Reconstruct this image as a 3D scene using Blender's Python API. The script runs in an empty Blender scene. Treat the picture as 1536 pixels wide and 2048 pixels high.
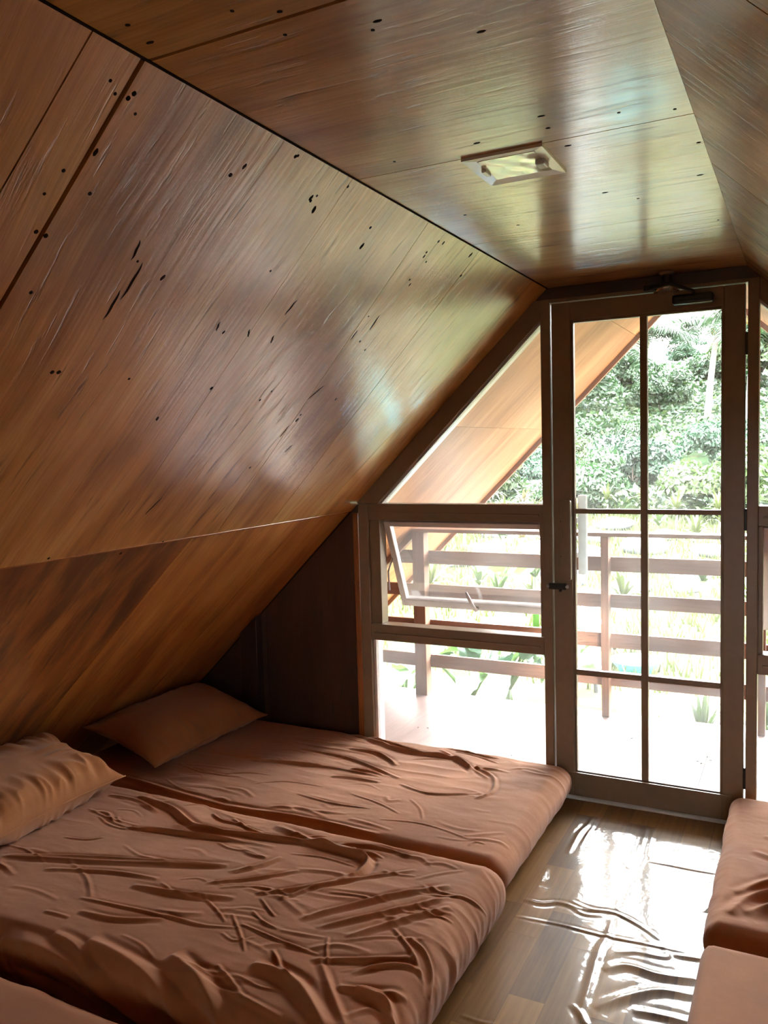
import bpy, bmesh, math, random
import numpy as np
from mathutils import Vector, Matrix, noise as mnoise

scene = bpy.context.scene
COL = scene.collection
random.seed(7)
RNG = np.random.default_rng(11)

# ------------------------------------------------------------------ camera
cam_data = bpy.data.cameras.new('camera')
cam = bpy.data.objects.new('camera', cam_data)
COL.objects.link(cam)
YAW, PITCH, ROLL, FPX = 0.473858034, 0.0762708207, -0.0277284945, 1653.64595
f_ = Vector((-math.sin(YAW)*math.cos(PITCH), math.cos(YAW)*math.cos(PITCH), -math.sin(PITCH)))
r_ = Vector((math.cos(YAW), math.sin(YAW), 0)); u_ = r_.cross(f_)
r2 = math.cos(ROLL)*r_ + math.sin(ROLL)*u_
u2 = -math.sin(ROLL)*r_ + math.cos(ROLL)*u_
M = Matrix((r2, u2, -f_)).transposed().to_4x4()
M.translation = Vector((0, -3.5, 1.54))
cam.matrix_world = M
cam_data.sensor_fit = 'HORIZONTAL'; cam_data.sensor_width = 36.0
cam_data.lens = 36.0*FPX/1536
cam_data.clip_start = 0.05; cam_data.clip_end = 500
scene.camera = cam

# ------------------------------------------------------------------ sky, sun, exposure
world = bpy.data.worlds.new('world'); scene.world = world; world.use_nodes = True
wn = world.node_tree; wn.nodes.clear()
wo = wn.nodes.new('ShaderNodeOutputWorld'); wb = wn.nodes.new('ShaderNodeBackground')
wt = wn.nodes.new('ShaderNodeTexCoord'); ws = wn.nodes.new('ShaderNodeSeparateXYZ')
wr = wn.nodes.new('ShaderNodeValToRGB')
wr.color_ramp.elements[0].position = 0.0; wr.color_ramp.elements[0].color = (1.0, 0.985, 0.96, 1)
wr.color_ramp.elements[1].position = 0.8; wr.color_ramp.elements[1].color = (0.86, 0.94, 1.0, 1)
wn.links.new(wt.outputs['Generated'], ws.inputs[0]); wn.links.new(ws.outputs['Z'], wr.inputs[0])
wn.links.new(wr.outputs[0], wb.inputs[0]); wb.inputs[1].default_value = 2.6
wn.links.new(wb.outputs[0], wo.inputs[0])

sun_data = bpy.data.lights.new('sun', 'SUN'); sun = bpy.data.objects.new('sun', sun_data); COL.objects.link(sun)
sun_data.energy = 1.6; sun_data.angle = math.radians(6); sun_data.color = (1.0, 0.95, 0.86)
sun.rotation_euler = Vector((-0.30, 0.55, -1.0)).to_track_quat('-Z', 'Y').to_euler()
sun.location = (3, -6, 10)

vs = scene.view_settings
vs.view_transform = 'Standard'; vs.look = 'None'; vs.gamma = 1.0; vs.use_curve_mapping = False
vs.exposure = 4.6
scene.cycles.use_denoising = True
scene.cycles.max_bounces = 12; scene.cycles.diffuse_bounces = 8; scene.cycles.glossy_bounces = 4
scene.cycles.transparent_max_bounces = 12; scene.cycles.sample_clamp_indirect = 8.0

# ------------------------------------------------------------------ helpers
def new_mesh(name, verts, faces, uvs=None, smooth=False):
    me = bpy.data.meshes.new(name)
    me.from_pydata([tuple(v) for v in verts], [], [tuple(f) for f in faces])
    if uvs is not None:
        uv = me.uv_layers.new(name='UVMap')
        uva = np.asarray(uvs, dtype=np.float32)
        idx = np.zeros(len(me.loops), dtype=np.int32); me.loops.foreach_get('vertex_index', idx)
        uv.data.foreach_set('uv', uva[idx].ravel())
    if smooth: me.polygons.foreach_set('use_smooth', [True]*len(me.polygons))
    me.update()
    return me
def link(name, me, mat=None, parent=None, loc=None, rot=None, scale=None):
    o = bpy.data.objects.new(name, me); COL.objects.link(o)
    if mat is not None and me is not None and len(me.materials) == 0: me.materials.append(mat)
    if parent is not None: o.parent = parent
    if loc is not None: o.location = loc
    if rot is not None: o.rotation_euler = rot
    if scale is not None: o.scale = scale
    return o
def tag(o, label=None, cat=None, group=None, kind=None):
    if label: o['label'] = label
    if cat: o['category'] = cat
    if group: o['group'] = group
    if kind: o['kind'] = kind
    return o
def thing(name, label, cat, loc=(0, 0, 0), rotz=0.0, group=None, kind=None):
    o = bpy.data.objects.new(name, None); COL.objects.link(o)
    o.location = loc; o.rotation_euler = (0, 0, rotz); o.empty_display_size = 0.05
    return tag(o, label, cat, group, kind)
def dup(root, loc, rotz=0.0, scale=1.0, label=None, group=None):
    r = root.copy(); COL.objects.link(r); r.location = loc; r.rotation_euler = (0, 0, rotz); r.scale = (scale,)*3
    if label: r['label'] = label
    if group: r['group'] = group
    for ch in list(root.children):
        c = ch.copy(); COL.objects.link(c); c.parent = r
        for g in list(ch.children):
            d = g.copy(); COL.objects.link(d); d.parent = c
    return r
def bm_mesh(bm, name, smooth=False):
    me = bpy.data.meshes.new(name); bm.normal_update(); bm.to_mesh(me); bm.free()
    if smooth: me.polygons.foreach_set('use_smooth', [True]*len(me.polygons))
    return me
def box_uv(me):
    """metre scaled box mapping with u along the longest axis"""
    co = np.array([v.co[:] for v in me.vertices]); ext = co.max(0)-co.min(0); L = int(np.argmax(ext))
    uv = me.uv_layers.new(name='UVMap')
    off = (random.uniform(0, 50), random.uniform(0, 50))
    others = [i for i in range(3) if i != L]
    for p in me.polygons:
        n = p.normal; a = [abs(n[others[0]]), abs(n[others[1]])]
        w = others[1] if a[0] > a[1] else others[0]
        for li in p.loop_indices:
            c = me.vertices[me.loops[li].vertex_index].co
            uv.data[li].uv = (c[L]+off[0], c[w]+off[1])
def box(name, lo, hi, mat, parent=None, bev=0.003, seg=2):
    bm = bmesh.new(); bmesh.ops.create_cube(bm, size=1)
    lo = Vector(lo); hi = Vector(hi); c = (lo+hi)/2; s = hi-lo
    for v in bm.verts: v.co = Vector((v.co.x*s.x, v.co.y*s.y, v.co.z*s.z))+c
    if bev: bmesh.ops.bevel(bm, geom=list(bm.edges), offset=min(bev, min(s)*0.45), segments=seg, affect='EDGES', profile=0.5)
    me = bm_mesh(bm, name); box_uv(me)
    return link(name, me, mat, parent)
def prism(name, poly, a0, a1, mat, parent=None, axis='y', bev=0.0):
    """polygon in the plane across an axis (xz for y, yz for x, xy for z) extruded from a0 to a1"""
    bm = bmesh.new()
    def P(p, a):
        return (p[0], a, p[1]) if axis == 'y' else ((a, p[0], p[1]) if axis == 'x' else (p[0], p[1], a))
    A = [bm.verts.new(P(p, a0)) for p in poly]; B = [bm.verts.new(P(p, a1)) for p in poly]
    n = len(poly)
    bm.faces.new(A); bm.faces.new(B[::-1])
    for i in range(n): bm.faces.new((A[i], B[i], B[(i+1) % n], A[(i+1) % n]))
    bmesh.ops.recalc_face_normals(bm, faces=list(bm.faces))
    if bev: bmesh.ops.bevel(bm, geom=list(bm.edges), offset=bev, segments=2, affect='EDGES', profile=0.5)
    me = bm_mesh(bm, name); box_uv(me)
    return link(name, me, mat, parent)
def tube(pts, rad, seg=8, caps=True):
    """verts, faces of a tube along pts"""
    pts = [Vector(p) for p in pts]; n = len(pts)
    if not hasattr(rad, '__len__'): rad = [rad]*n
    V = []; F = []; prev = None
    for i, p in enumerate(pts):
        t = (pts[min(i+1, n-1)]-pts[max(i-1, 0)]).normalized()
        if prev is None:
            a = t.orthogonal().normalized()
        else:
            a = (prev-t*prev.dot(t)).normalized()
        prev = a; b = t.cross(a)
        for k in range(seg):
            an = 2*math.pi*k/seg
            V.append(p+rad[i]*(math.cos(an)*a+math.sin(an)*b))
    for i in range(n-1):
        for k in range(seg):
            k2 = (k+1) % seg
            F.append((i*seg+k, i*seg+k2, (i+1)*seg+k2, (i+1)*seg+k))
    if caps:
        F.append(tuple(range(seg))[::-1]); F.append(tuple((n-1)*seg+k for k in range(seg)))
    return V, F
def tube_obj(name, pts, rad, mat, parent=None, seg=10):
    V, F = tube(pts, rad, seg)
    me = new_mesh(name, V, F, uvs=[(0, 0)]*len(V), smooth=True)
    return link(name, me, mat, parent)
def lathe(name, prof, mat, parent=None, seg=24, axis='z', loc=(0, 0, 0)):
    V = []; F = []
    for r, z in prof:
        for k in range(seg):
            a = 2*math.pi*k/seg; c = (r*math.cos(a), r*math.sin(a), z)
            if axis == 'y': c = (c[0], c[2], c[1])
            V.append((c[0]+loc[0], c[1]+loc[1], c[2]+loc[2]))
    n = len(prof)
    for i in range(n-1):
        for k in range(seg):
            k2 = (k+1) % seg
            F.append((i*seg+k, i*seg+k2, (i+1)*seg+k2, (i+1)*seg+k))
    F.append(tuple(range(seg))[::-1]); F.append(tuple((n-1)*seg+k for k in range(seg)))
    me = new_mesh(name, V, F, smooth=True)
    return link(name, me, mat, parent)

# ------------------------------------------------------------------ materials
def N(nt, t, **kw):
    n = nt.nodes.new(t)
    for k, v in kw.items():
        if k.startswith('in_'): n.inputs[int(k[3:])].default_value = v
        else: setattr(n, k, v)
    return n
def base_mat(name):
    m = bpy.data.materials.new(name); m.use_nodes = True
    nt = m.node_tree; b = nt.nodes['Principled BSDF']
    return m, nt, b
def ramp(nt, stops):
    r = N(nt, 'ShaderNodeValToRGB'); e = r.color_ramp.elements
    while len(e) < len(stops): e.new(0.5)
    for el, (p, c) in zip(e, stops): el.position = p; el.color = (*c, 1)
    return r
def math_n(nt, op, a, b=None):
    n = N(nt, 'ShaderNodeMath', operation=op)
    for i, x in enumerate((a, b)):
        if x is None: continue
        if isinstance(x, (int, float)): n.inputs[i].default_value = x
        else: nt.links.new(x, n.inputs[i])
    return n.outputs[0]
def mixc(nt, fac, a, b, mode='MIX'):
    n = N(nt, 'ShaderNodeMix', data_type='RGBA', blend_type=mode)
    for s, x in ((0, fac), (6, a), (7, b)):
        if isinstance(x, (int, float)): n.inputs[s].default_value = x
        elif isinstance(x, tuple): n.inputs[s].default_value = (*x, 1)
        else: nt.links.new(x, n.inputs[s])
    return n.outputs[2]
def wood(name, dark, mid, light, streak=0.5, coat=1.0, coat_r=0.22, rough=0.5, bump=0.25, blot=0.0, freq=1.0, var=0.25):
    m, nt, b = base_mat(name)
    uv = N(nt, 'ShaderNodeUVMap'); oi = N(nt, 'ShaderNodeObjectInfo')
    off = N(nt, 'ShaderNodeCombineXYZ')
    nt.links.new(math_n(nt, 'MULTIPLY', oi.outputs['Random'], 37.0), off.inputs[0])
    nt.links.new(math_n(nt, 'MULTIPLY', oi.outputs['Random'], 91.0), off.inputs[1])
    add = N(nt, 'ShaderNodeVectorMath', operation='ADD')
    nt.links.new(uv.outputs[0], add.inputs[0]); nt.links.new(off.outputs[0], add.inputs[1])
    # gentle warp so that the grain wanders
    wn_ = N(nt, 'ShaderNodeTexNoise'); wn_.inputs['Scale'].default_value = 1.3; wn_.inputs['Detail'].default_value = 2
    nt.links.new(add.outputs[0], wn_.inputs['Vector'])
    wv = N(nt, 'ShaderNodeVectorMath', operation='MULTIPLY_ADD')
    nt.links.new(wn_.outputs['Color'], wv.inputs[0]); wv.inputs[1].default_value = (0.0, 0.07, 0); nt.links.new(add.outputs[0], wv.inputs[2])
    def nz(sx, sy, detail, rough_, dist=0.0):
        mp = N(nt, 'ShaderNodeMapping'); mp.inputs['Scale'].default_value = (sx*freq, sy*freq, 1)
        nt.links.new(wv.outputs[0], mp.inputs[0])
        t = N(nt, 'ShaderNodeTexNoise'); t.inputs['Scale'].default_value = 1.0; t.inputs['Detail'].default_value = detail
        t.inputs['Roughness'].default_value = rough_; t.inputs['Distortion'].default_value = dist
        nt.links.new(mp.outputs[0], t.inputs['Vector'])
        return t.outputs['Fac']
    g1 = nz(1.5, 8, 6, 0.55, 0.15)       # broad figure
    g2 = nz(1.0, 2.4, 4, 0.5, 0.1)            # blotches
    g3 = nz(4.5, 150, 3, 0.6)            # fine pores
    g4 = nz(4.5, 52, 4, 0.6, 0.3)       # short dark dashes
    g5 = nz(0.8, 55, 3, 0.6)             # long streaks
    f = math_n(nt, 'ADD', math_n(nt, 'MULTIPLY', g1, 0.55), math_n(nt, 'MULTIPLY', g2, 0.45))
    r = ramp(nt, [(0.38, dark), (0.5, mid), (0.62, light)])
    nt.links.new(f, r.inputs[0])
    c = r.outputs[0]
    # fine pores
    pr = ramp(nt, [(0.35, (0.78,)*3), (0.6, (1.0,)*3)]); nt.links.new(g3, pr.inputs[0])
    c = mixc(nt, 0.8, c, pr.outputs[0], 'MULTIPLY')
    lr = ramp(nt, [(0.35, (0.80, 0.75, 0.70)), (0.52, (1.0,)*3), (0.75, (1.12, 1.12, 1.1))]); nt.links.new(g5, lr.inputs[0])
    c = mixc(nt, 0.55, c, lr.outputs[0], 'MULTIPLY')
    # dark dashes
    dr = ramp(nt, [(0.585, (0, 0, 0)), (0.68, (1, 1, 1))]); nt.links.new(g4, dr.inputs[0])
    ck = ramp(nt, [(0.42, (0.12,)*3), (0.62, (1.0,)*3)]); nt.links.new(nz(1.3, 5.0, 3, 0.6), ck.inputs[0])
    dm = math_n(nt, 'MULTIPLY', math_n(nt, 'MULTIPLY', dr.outputs[0], ck.outputs[0]), streak*1.5)
    c = mixc(nt, dm, c, tuple(x*0.28 for x in dark))
    if blot:
        g6 = nz(1.6, 7, 6, 0.6, 0.3)
        br = ramp(nt, [(0.44, (0, 0, 0)), (0.60, (1, 1, 1))]); nt.links.new(g6, br.inputs[0])
        c = mixc(nt, math_n(nt, 'MULTIPLY', br.outputs[0], blot), c, tuple(x*0.3 for x in dark))
    # each piece a little lighter or darker
    hv = N(nt, 'ShaderNodeHueSaturation')
    nt.links.new(c, hv.inputs['Color'])
    nt.links.new(math_n(nt, 'ADD', math_n(nt, 'MULTIPLY', oi.outputs['Random'], var), 1.0-var/2), hv.inputs['Value'])
    nt.links.new(hv.outputs[0], b.inputs['Base Color'])
    b.inputs['Roughness'].default_value = rough
    b.inputs['Specular IOR Level'].default_value = 0.3
    b.inputs['Coat Weight'].default_value = coat; b.inputs['Coat IOR'].default_value = 2.0
    b.inputs['Coat Roughness'].default_value = coat_r
    bp = N(nt, 'ShaderNodeBump'); bp.inputs['Strength'].default_value = bump; bp.inputs['Distance'].default_value = 0.004
    hsum = math_n(nt, 'SUBTRACT', math_n(nt, 'ADD', math_n(nt, 'MULTIPLY', g5, 0.8), math_n(nt, 'MULTIPLY', g2, 1.6)), math_n(nt, 'MULTIPLY', dr.outputs[0], 0.35))
    nt.links.new(hsum, bp.inputs['Height'])
    nt.links.new(bp.outputs[0], b.inputs['Normal']); nt.links.new(bp.outputs[0], b.inputs['Coat Normal'])
    return m
def plain(name, col, rough=0.5, metal=0.0, coat=0.0, noise=0.08, scale=30.0, bump=0.05, emit=None):
    m, nt, b = base_mat(name)
    tc = N(nt, 'ShaderNodeTexCoord'); t = N(nt, 'ShaderNodeTexNoise'); t.inputs['Scale'].default_value = scale; t.inputs['Detail'].default_value = 4
    nt.links.new(tc.outputs['Object'], t.inputs['Vector'])
    r = ramp(nt, [(0.3, tuple(max(0, c*(1-noise)) for c in col)), (0.7, tuple(c*(1+noise) for c in col))])
    nt.links.new(t.outputs['Fac'], r.inputs[0]); nt.links.new(r.outputs[0], b.inputs['Base Color'])
    b.inputs['Roughness'].default_value = rough; b.inputs['Metallic'].default_value = metal; b.inputs['Coat Weight'].default_value = coat; b.inputs['Coat Roughness'].default_value = max(0.12, rough*0.7)
    if bump:
        bp = N(nt, 'ShaderNodeBump'); bp.inputs['Strength'].default_value = bump; bp.inputs['Distance'].default_value = 0.002
        nt.links.new(t.outputs['Fac'], bp.inputs['Height']); nt.links.new(bp.outputs[0], b.inputs['Normal'])
    return m
def leaf_mat(name, c1, c2, trans=0.4, rough=0.5):
    m, nt, b = base_mat(name)
    oi = N(nt, 'ShaderNodeObjectInfo'); tc = N(nt, 'ShaderNodeTexCoord')
    t = N(nt, 'ShaderNodeTexNoise'); t.inputs['Scale'].default_value = 2.5; t.inputs['Detail'].default_value = 4
    nt.links.new(tc.outputs['Object'], t.inputs['Vector'])
    r = ramp(nt, [(0.3, c1), (0.7, c2)]); nt.links.new(t.outputs['Fac'], r.inputs[0])
    hv = N(nt, 'ShaderNodeHueSaturation'); nt.links.new(r.outputs[0], hv.inputs['Color'])
    nt.links.new(math_n(nt, 'ADD', math_n(nt, 'MULTIPLY', oi.outputs['Random'], 0.5), 0.75), hv.inputs['Value'])
    nt.links.new(hv.outputs[0], b.inputs['Base Color']); b.inputs['Roughness'].default_value = rough
    tr = N(nt, 'ShaderNodeBsdfTranslucent'); nt.links.new(hv.outputs[0], tr.inputs[0])
    mx = N(nt, 'ShaderNodeMixShader'); mx.inputs[0].default_value = trans
    nt.links.new(b.outputs[0], mx.inputs[1]); nt.links.new(tr.outputs[0], mx.inputs[2])
    nt.links.new(mx.outputs[0], nt.nodes['Material Output'].inputs[0])
    return m
def glass_mat(name, haze=0.05):
    m, nt, b = base_mat(name); nt.nodes.remove(b)
    tr = N(nt, 'ShaderNodeBsdfTransparent'); tr.inputs[0].default_value = (0.97, 0.98, 0.97, 1)
    gl = N(nt, 'ShaderNodeBsdfGlossy'); gl.inputs['Roughness'].default_value = 0.01
    df = N(nt, 'ShaderNodeBsdfTranslucent'); df.inputs[0].default_value = (0.95, 0.95, 0.93, 1)
    tc = N(nt, 'ShaderNodeTexCoord'); t = N(nt, 'ShaderNodeTexNoise'); t.inputs['Scale'].default_value = 3.0; t.inputs['Detail'].default_value = 5
    nt.links.new(tc.outputs['Object'], t.inputs['Vector'])
    hz = ramp(nt, [(0.3, (haze*0.4,)*3), (0.75, (haze*1.6,)*3)]); nt.links.new(t.outputs['Fac'], hz.inputs[0])
    m1 = N(nt, 'ShaderNodeMixShader'); nt.links.new(hz.outputs[0], m1.inputs[0])
    nt.links.new(tr.outputs[0], m1.inputs[1]); nt.links.new(df.outputs[0], m1.inputs[2])
    fr = N(nt, 'ShaderNodeFresnel'); fr.inputs[0].default_value = 1.5
    m2 = N(nt, 'ShaderNodeMixShader'); nt.links.new(fr.outputs[0], m2.inputs[0])
    nt.links.new(m1.outputs[0], m2.inputs[1]); nt.links.new(gl.outputs[0], m2.inputs[2])
    nt.links.new(m2.outputs[0], nt.nodes['Material Output'].inputs[0])
    return m
def cloth_mat(name, col, sheen=0.15):
    m, nt, b = base_mat(name)
    tc = N(nt, 'ShaderNodeTexCoord')
    w1 = N(nt, 'ShaderNodeTexWave'); w1.inputs['Scale'].default_value = 260; w1.bands_direction = 'X'; w1.inputs['Distortion'].default_value = 0.6
    w2 = N(nt, 'ShaderNodeTexWave'); w2.inputs['Scale'].default_value = 260; w2.bands_direction = 'Y'; w2.inputs['Distortion'].default_value = 0.6
    n1 = N(nt, 'ShaderNodeTexNoise'); n1.inputs['Scale'].default_value = 5; n1.inputs['Detail'].default_value = 5
    n2 = N(nt, 'ShaderNodeTexNoise'); n2.inputs['Scale'].default_value = 42; n2.inputs['Detail'].default_value = 4
    for x in (w1, w2, n1, n2): nt.links.new(tc.outputs['Object'], x.inputs['Vector'])
    r = ramp(nt, [(0.3, tuple(c*0.86 for c in col)), (0.7, tuple(c*1.1 for c in col))]); nt.links.new(n1.outputs['Fac'], r.inputs[0])
    nt.links.new(r.outputs[0], b.inputs['Base Color'])
    b.inputs['Roughness'].default_value = 0.85; b.inputs['Specular IOR Level'].default_value = 0.2
    b.inputs['Sheen Weight'].default_value = sheen; b.inputs['Sheen Roughness'].default_value = 0.5
    h = math_n(nt, 'ADD', math_n(nt, 'MULTIPLY', math_n(nt, 'ADD', w1.outputs['Fac'], w2.outputs['Fac']), 0.06), n2.outputs['Fac'])
    bp = N(nt, 'ShaderNodeBump'); bp.inputs['Strength'].default_value = 0.22; bp.inputs['Distance'].default_value = 0.003
    nt.links.new(h, bp.inputs['Height']); nt.links.new(bp.outputs[0], b.inputs['Normal'])
    return m
def floor_mat(name):
    """printed parquet vinyl: short strips of different browns under a glossy clear skin"""
    m, nt, b = base_mat(name)
    uv = N(nt, 'ShaderNodeUVMap')
    bk = N(nt, 'ShaderNodeTexBrick'); bk.offset = 0.37; bk.inputs['Scale'].default_value = 1.0
    bk.inputs['Brick Width'].default_value = 0.46; bk.inputs['Row Height'].default_value = 0.105; bk.inputs['Mortar Size'].default_value = 0.0012
    bk.inputs['Color1'].default_value = (0, 0, 0, 1); bk.inputs['Color2'].default_value = (1, 1, 1, 1); bk.inputs['Mortar'].default_value = (0.25, 0.25, 0.25, 1)
    bk.inputs['Bias'].default_value = 0.0
    nt.links.new(uv.outputs[0], bk.inputs['Vector'])
    mp = N(nt, 'ShaderNodeMapping'); mp.inputs['Scale'].default_value = (3, 60, 1); nt.links.new(uv.outputs[0], mp.inputs[0])
    ad = N(nt, 'ShaderNodeVectorMath', operation='MULTIPLY_ADD'); nt.links.new(bk.outputs['Color'], ad.inputs[0]); ad.inputs[1].default_value = (17, 31, 0); nt.links.new(mp.outputs[0], ad.inputs[2])
    t = N(nt, 'ShaderNodeTexNoise'); t.inputs['Scale'].default_value = 1.0; t.inputs['Detail'].default_value = 6; t.inputs['Roughness'].default_value = 0.6
    nt.links.new(ad.outputs[0], t.inputs['Vector'])
    sx = N(nt, 'ShaderNodeSeparateColor'); nt.links.new(bk.outputs['Color'], sx.inputs[0])
    f = math_n(nt, 'ADD', math_n(nt, 'MULTIPLY', t.outputs['Fac'], 0.55), math_n(nt, 'MULTIPLY', sx.outputs[0], 0.45))
    r = ramp(nt, [(0.2, (0.070, 0.030, 0.007)), (0.45, (0.15, 0.068, 0.016)), (0.75, (0.24, 0.118, 0.030))]); nt.links.new(f, r.inputs[0])
    nt.links.new(r.outputs[0], b.inputs['Base Color'])
    b.inputs['Roughness'].default_value = 0.45; b.inputs['Specular IOR Level'].default_value = 0.12; b.inputs['Coat Weight'].default_value = 0.55; b.inputs['Coat Roughness'].default_value = 0.085
    b.inputs['Coat IOR'].default_value = 1.45
    n2 = N(nt, 'ShaderNodeTexNoise'); n2.inputs['Scale'].default_value = 26; n2.inputs['Detail'].default_value = 3; nt.links.new(uv.outputs[0], n2.inputs['Vector'])
    n3 = N(nt, 'ShaderNodeTexNoise'); n3.inputs['Scale'].default_value = 7; n3.inputs['Detail'].default_value = 3; n3.inputs['Distortion'].default_value = 1.0; nt.links.new(uv.outputs[0], n3.inputs['Vector'])
    bp = N(nt, 'ShaderNodeBump'); bp.inputs['Strength'].default_value = 0.55; bp.inputs['Distance'].default_value = 0.003
    nt.links.new(math_n(nt, 'ADD', math_n(nt, 'MULTIPLY', n2.outputs['Fac'], 0.35), n3.outputs['Fac']), bp.inputs['Height'])
    nt.links.new(bp.outputs[0], b.inputs['Coat Normal'])
    return m

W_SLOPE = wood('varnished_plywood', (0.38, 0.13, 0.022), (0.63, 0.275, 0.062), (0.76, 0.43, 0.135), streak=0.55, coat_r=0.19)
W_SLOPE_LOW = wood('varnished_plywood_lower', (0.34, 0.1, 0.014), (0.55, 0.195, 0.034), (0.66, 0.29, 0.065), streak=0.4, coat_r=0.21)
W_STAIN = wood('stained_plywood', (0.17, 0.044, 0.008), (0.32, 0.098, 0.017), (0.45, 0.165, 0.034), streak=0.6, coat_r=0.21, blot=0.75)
W_CEIL = wood('ceiling_plywood', (0.38, 0.138, 0.028), (0.6, 0.27, 0.066), (0.72, 0.4, 0.13), streak=0.45, coat_r=0.19, freq=0.9)
W_RIGHT = wood('right_slope_plywood', (0.32, 0.12, 0.022), (0.52, 0.225, 0.05), (0.64, 0.33, 0.095), streak=0.6, coat_r=0.19)
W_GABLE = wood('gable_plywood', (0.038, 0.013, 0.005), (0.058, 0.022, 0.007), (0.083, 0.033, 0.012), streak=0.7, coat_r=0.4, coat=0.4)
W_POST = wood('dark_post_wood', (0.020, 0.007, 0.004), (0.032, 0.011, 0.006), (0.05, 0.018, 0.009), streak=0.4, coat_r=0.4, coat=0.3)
W_TRIM = wood('orange_trim_wood', (0.26, 0.075, 0.016), (0.36, 0.12, 0.026), (0.45, 0.17, 0.045), streak=0.3)
W_EAVES = wood('eaves_plywood', (0.26, 0.095, 0.034), (0.36, 0.15, 0.06), (0.45, 0.215, 0.098), streak=0.35, coat=0.06, coat_r=0.4)
W_RAIL = wood('railing_wood', (0.16, 0.068, 0.040), (0.21, 0.098, 0.058), (0.27, 0.135, 0.085), streak=0.35, coat=0.05, coat_r=0.4)
W_DECK = wood('deck_board', (0.160, 0.097, 0.083), (0.190, 0.121, 0.107), (0.216, 0.145, 0.130), streak=0.25, coat=0.06, coat_r=0.35, bump=0.15, var=0.08)
BACKING = plain('dark_backing', (0.025, 0.012, 0.006), 0.8)
FRAME = plain('taupe_frame_paint', (0.235, 0.168, 0.108), 0.42, coat=0.15, noise=0.05)
FRAME_LT = plain('pale_sash_and_lit_rebate', (0.62, 0.57, 0.55), 0.35, coat=0.2, noise=0.03)
BLACK = plain('black_metal', (0.012, 0.011, 0.010), 0.4, noise=0.2)
STEEL = plain('steel', (0.55, 0.55, 0.55), 0.3, metal=1.0)
PALE_GREY = plain('pale_grey_metal', (0.60, 0.64, 0.65), 0.35, coat=0.2)
NAILM = plain('rusty_nail', (0.022, 0.012, 0.008), 0.95)
CRACK = plain('dark_crack', (0.030, 0.014, 0.007), 0.95)
for m_ in (NAILM, CRACK): m_.node_tree.nodes['Principled BSDF'].inputs['Specular IOR Level'].default_value = 0.05
GLASS = glass_mat('window_glass', 0.030)
GLASS_DOOR = glass_mat('door_glass', 0.032)
SHEET = cloth_mat('brown_sheet', (0.3196, 0.1170, 0.0423))
SHEET_FAR = cloth_mat('brown_sheet_far', (0.3424, 0.1307, 0.0519))
SHEET_PALE = cloth_mat('pale_brown_sheet', (0.3805, 0.1651, 0.0762))
PILLOWM = cloth_mat('brown_pillowcase', (0.2891, 0.1066, 0.0328))
FLOORM = floor_mat('parquet_vinyl')
LIGHTM = plain('ceiling_light_plastic', (0.88, 0.86, 0.78), 0.3, coat=0.6, noise=0.05)
LENS = plain('ceiling_light_lens', (0.86, 0.90, 0.72), 0.15, coat=1.0, noise=0.04, scale=9)
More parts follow.
